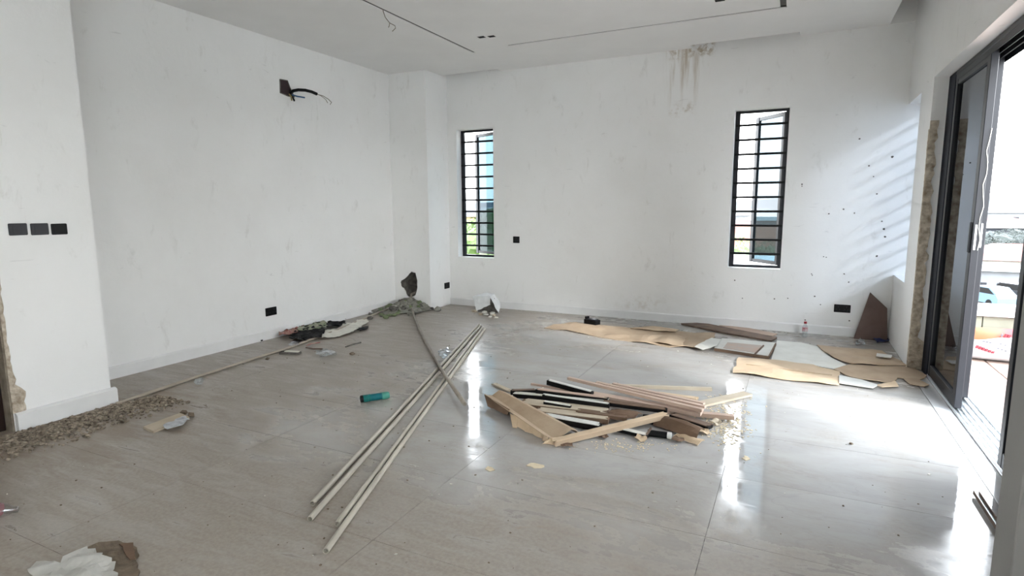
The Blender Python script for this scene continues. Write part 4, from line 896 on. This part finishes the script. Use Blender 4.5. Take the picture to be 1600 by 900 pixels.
tag(MB().bar(at(584, 486, .03), at(603, 477, .05), .08, .02).build('plank', M_stone), 'short grey board half buried at the left of the rubble heap', 'plank')
# ------------------------------------------------------------------ rag heap at the left wall
def clampx(mb):
    for v in mb.v: v.x = max(v.x, XL+.022)
    return mb
def cloth(name, pp, mt, amp, sc, lab, cat, seed, th=.004, step=.03, base=0.0):
    return tag(clampx(sheet_mb(px_poly(pp), th, step, crumple(amp, sc, seed), .012, base)).build(name, mt, smooth=False), lab, cat)
cloth('cloth', [(452,534),(464,519),(490,516),(502,513),(508,521),(503,531),(480,533),(466,537)], M_cloth_k, .05, 9, 'black cloth bundled at the foot of the left wall', 'cloth', 1)
cloth('cloth', [(466,517),(480,512),(508,508),(512,516),(500,519),(478,522),(464,523)], M_cloth_g, .06, 8, 'greenish beige cloth between the wall and the black cloth', 'cloth', 2)
cloth('cloth', [(507,513),(512,507),(538,505),(541,510),(528,513),(510,517)], M_cloth_k, .045, 9, 'smaller black cloth behind the white torn sheet', 'cloth', 3)
cloth('torn_sheet', [(503,531),(506,520),(520,517),(540,509),(560,504),(572,502),(576,505),(568,511),(556,518),(548,523),(528,528)], M_paper, .03, 7, 'cream torn sheet spread in front of the rags', 'sheet', 4)
cloth('wrapper', [(436,529),(446,516),(462,514),(466,524),(455,530)], M_red, .06, 9, 'red and beige crumpled packet at the left end of the rags', 'wrapper', 5)
cloth('cloth', [(558,516),(566,513),(577,512),(575,515),(562,519)], M_cloth_k, .02, 12, 'black scrap at the right end of the cream torn sheet', 'cloth', 6)
cloth('plastic_scrap', [(450,541),(458,536),(470,536),(466,542),(455,544)], M_clear, .03, 12, 'clear crumpled plastic below the black cloth', 'wrapper', 7, .002)
cloth('plastic_scrap', [(492,552),(510,549),(526,556),(510,561),(500,560)], M_clear, .03, 12, 'clear crumpled plastic alone on the floor before the rags', 'wrapper', 8, .002)
cloth('plastic_scrap', [(305,600),(314,596),(322,600),(316,606),(307,606)], M_clear, .05, 12, 'clear plastic lump beside the long dusty pipe', 'wrapper', 9, .002)
cloth('plastic_scrap', [(684,552),(700,546),(706,556),(700,566),(690,564)], M_clear, .03, 12, 'clear plastic scrap between the crossing pipes', 'wrapper', 19, .002)
e = empty('trim_offcut', at(453, 551)); tag(e, 'short white-topped grey trim offcut before the rags', 'offcut')
MB().bar(at(438, 551, .012), at(469, 551.5, .012), .05, .02).build('core', M_rough, e); MB().bar(at(446, 548.5, .026), at(467, 549.5, .026), .035, .008).build('facing', M_paper, e)
def tw(pp, r_, mt, lab, cat='strip'): return tag(MB().tube([at(x, y, z) for x, y, z in pp], r_, 6).build('strip', mt), lab, cat)
tw([(478, 541, .01), (486, 537, .03), (500, 535, .02)], .006, M_red, 'thin red strip curling before the black cloth')
tw([(478, 543, .008), (490, 545, .01), (504, 545, .008)], .007, M_plank, 'thin brown strip before the black cloth')
tw([(540, 542, .006), (552, 538, .01), (564, 535, .012)], .007, M_rough, 'thin dark strip alone right of the rags')
tag(MB().rock(at(550, 554)+Vector((0, 0, .01)), .022, 5).build('dark_lump', M_dirt), 'small dark lump on the floor right of the clear plastic', 'lump')
tag(MB().rock(at(418, 562)+Vector((0, 0, .01)), .018, 6).build('dark_lump', M_dirt), 'small dark lump beside the long pipe', 'lump')
tag(MB().rock(at(539, 499)+Vector((0, 0, .01)), .03, 7).build('dark_lump', M_cloth_k), 'small black lump at the left skirting behind the rags', 'lump')
tag(MB().rock(at(408, 533)+Vector((0, 0, .01)), .02, 8).build('dark_lump', M_cloth_k), 'small black lump at the left skirting left of the rags', 'lump')
tag(MB().rock(at(1330, 694)+Vector((0, 0, .004)), .010, 9).build('dark_lump', M_dirt), 'small dark lump alone on the shiny floor at the right', 'lump')
# ------------------------------------------------------------------ gravel by the switch pier
mb = MB(); rd = random.Random(21)
for k in range(2600):
    t = rd.random(); x = -4.33+abs(rd.gauss(0, .15))*(1.3-.5*abs(t-.45)); y = 1.45+t*1.15; s = rd.choice((.004, .005, .006, .008, .010, .013))
    if y > 2.35: x += .02+(y-2.35)*.3
    if x > -4.325+.48: continue
    mb.rock((x+.012, y, s*.5), s, k, .7)
o = tag(mb.build('gravel', M_gravel), 'brown gravel spilled along the foot of the switch pier', 'gravel'); o['kind'] = 'stuff'
e = empty('board_offcut', at(255, 665)); tag(e, 'beige board offcut with silver foil lying near the gravel', 'board')
sheet_mb(px_poly([(224,670),(282,648),(296,655),(240,677)]), .014, .1, wavy(.01, 5, 2), .004).build('board', M_beige, e)
sheet_mb(px_poly([(255,668),(285,652),(297,656),(280,668),(262,673)], .02), .002, .03, crumple(.022, 16, 4), .006, .016).build('foil', M_foil, e)
for k, (x, y) in enumerate(((288, 647), (298, 651))): tag(MB().rock(at(x, y)+Vector((0, 0, .012)), .022, 70+k, .8).build('dark_lump', M_dirt), ('dark clod at the tip of the foil board, nearer the pier', 'dark clod at the tip of the foil board, farther right')[k], 'lump')
# ------------------------------------------------------------------ bottom left corner
e = empty('cardboard_piece', at(185, 880)); tag(e, 'dirty brown cardboard piece at the bottom left edge', 'cardboard')
sheet_mb(px_poly([(138,862),(168,851),(186,847),(214,858),(216,905),(222,930),(150,930)]), .008, .03, wavy(.03, 8, 4, .2), .008).build('sheet', M_dirt, e)
sheet_mb(px_poly([(186,848),(208,846),(212,870),(203,872)], .03), .006, .03, None, .006, .02).build('folded_edge', M_cardd, e)
cloth('white_bag', [(44,899),(58,885),(82,889),(96,892),(100,884),(120,877),(138,868),(162,878),(176,890),(186,912),(170,940),(60,940)], mat('milky_plastic', (.52, .51, .47), .4, var=.15, sc=14), .05, 4.5, 'milky white plastic bag at the bottom left edge', 'bag', 12, .003, .022)
a, b = at(-34, 800, .033), at(28, 796, .02); d = (b-a).normalized(); Ln = (b-a).length
e = empty('soda_bottle', Vector((a.x, a.y, 0))); tag(e, 'clear bottle with a red label lying at the left edge of the picture', 'bottle')
MB().lathe([(0, .028), (.01, .033), (Ln*.58, .033), (Ln*.75, .026), (Ln*.86, .014), (Ln, .013)], a, d, 18).build('body', M_clear, e, smooth=True)
MB().lathe([(Ln*.15, .0338), (Ln*.56, .0338)], a, d, 18).build('label', mat('red_label', (.30, .01, .03), .35, c2=(.45, .22, .24), sc=9), e)
# ------------------------------------------------------------------ crumbs all over the floor
mb = MB(); rd = random.Random(5)
for k in range(330):
    x, y = rd.uniform(-4.2, .85), rd.uniform(1.0, 6.95)
    if rd.random() < .35: x = rd.uniform(-4.2, -1.5)
    mb.rock((x, y, .002), rd.choice((.002, .003, .003, .005)), k, .5)
o = tag(mb.build('floor_crumbs', M_dirt), 'small dark crumbs of debris scattered over the tiles', 'debris'); o['kind'] = 'stuff'
mb = MB()
for k in range(90): flake(Vector((rd.uniform(-4.0, .8), rd.uniform(1.2, 6.9), .001)), rd.choice((.003, .004, .008)))
o = tag(mb.build('paint_flakes', M_paper), 'pale paint flakes scattered over the tiles', 'debris'); o['kind'] = 'stuff'
for k, (x, y, wd) in enumerate(((835, 728, 26), (765, 733, 14), (1165, 716, 12))):
    mb = sheet_mb([at(x-wd*.5, y), at(x-wd*.2, y-4), at(x+wd*.3, y-2), at(x+wd*.6, y+2), at(x, y+4)], .003, .02, None, .012)
    tag(mb.build('sand_smear', M_saw), ('sandy smear on the floor in front of the heap', 'sandy smear below the reflected left window', 'sandy smear beside the reflected right window')[k], 'smear')
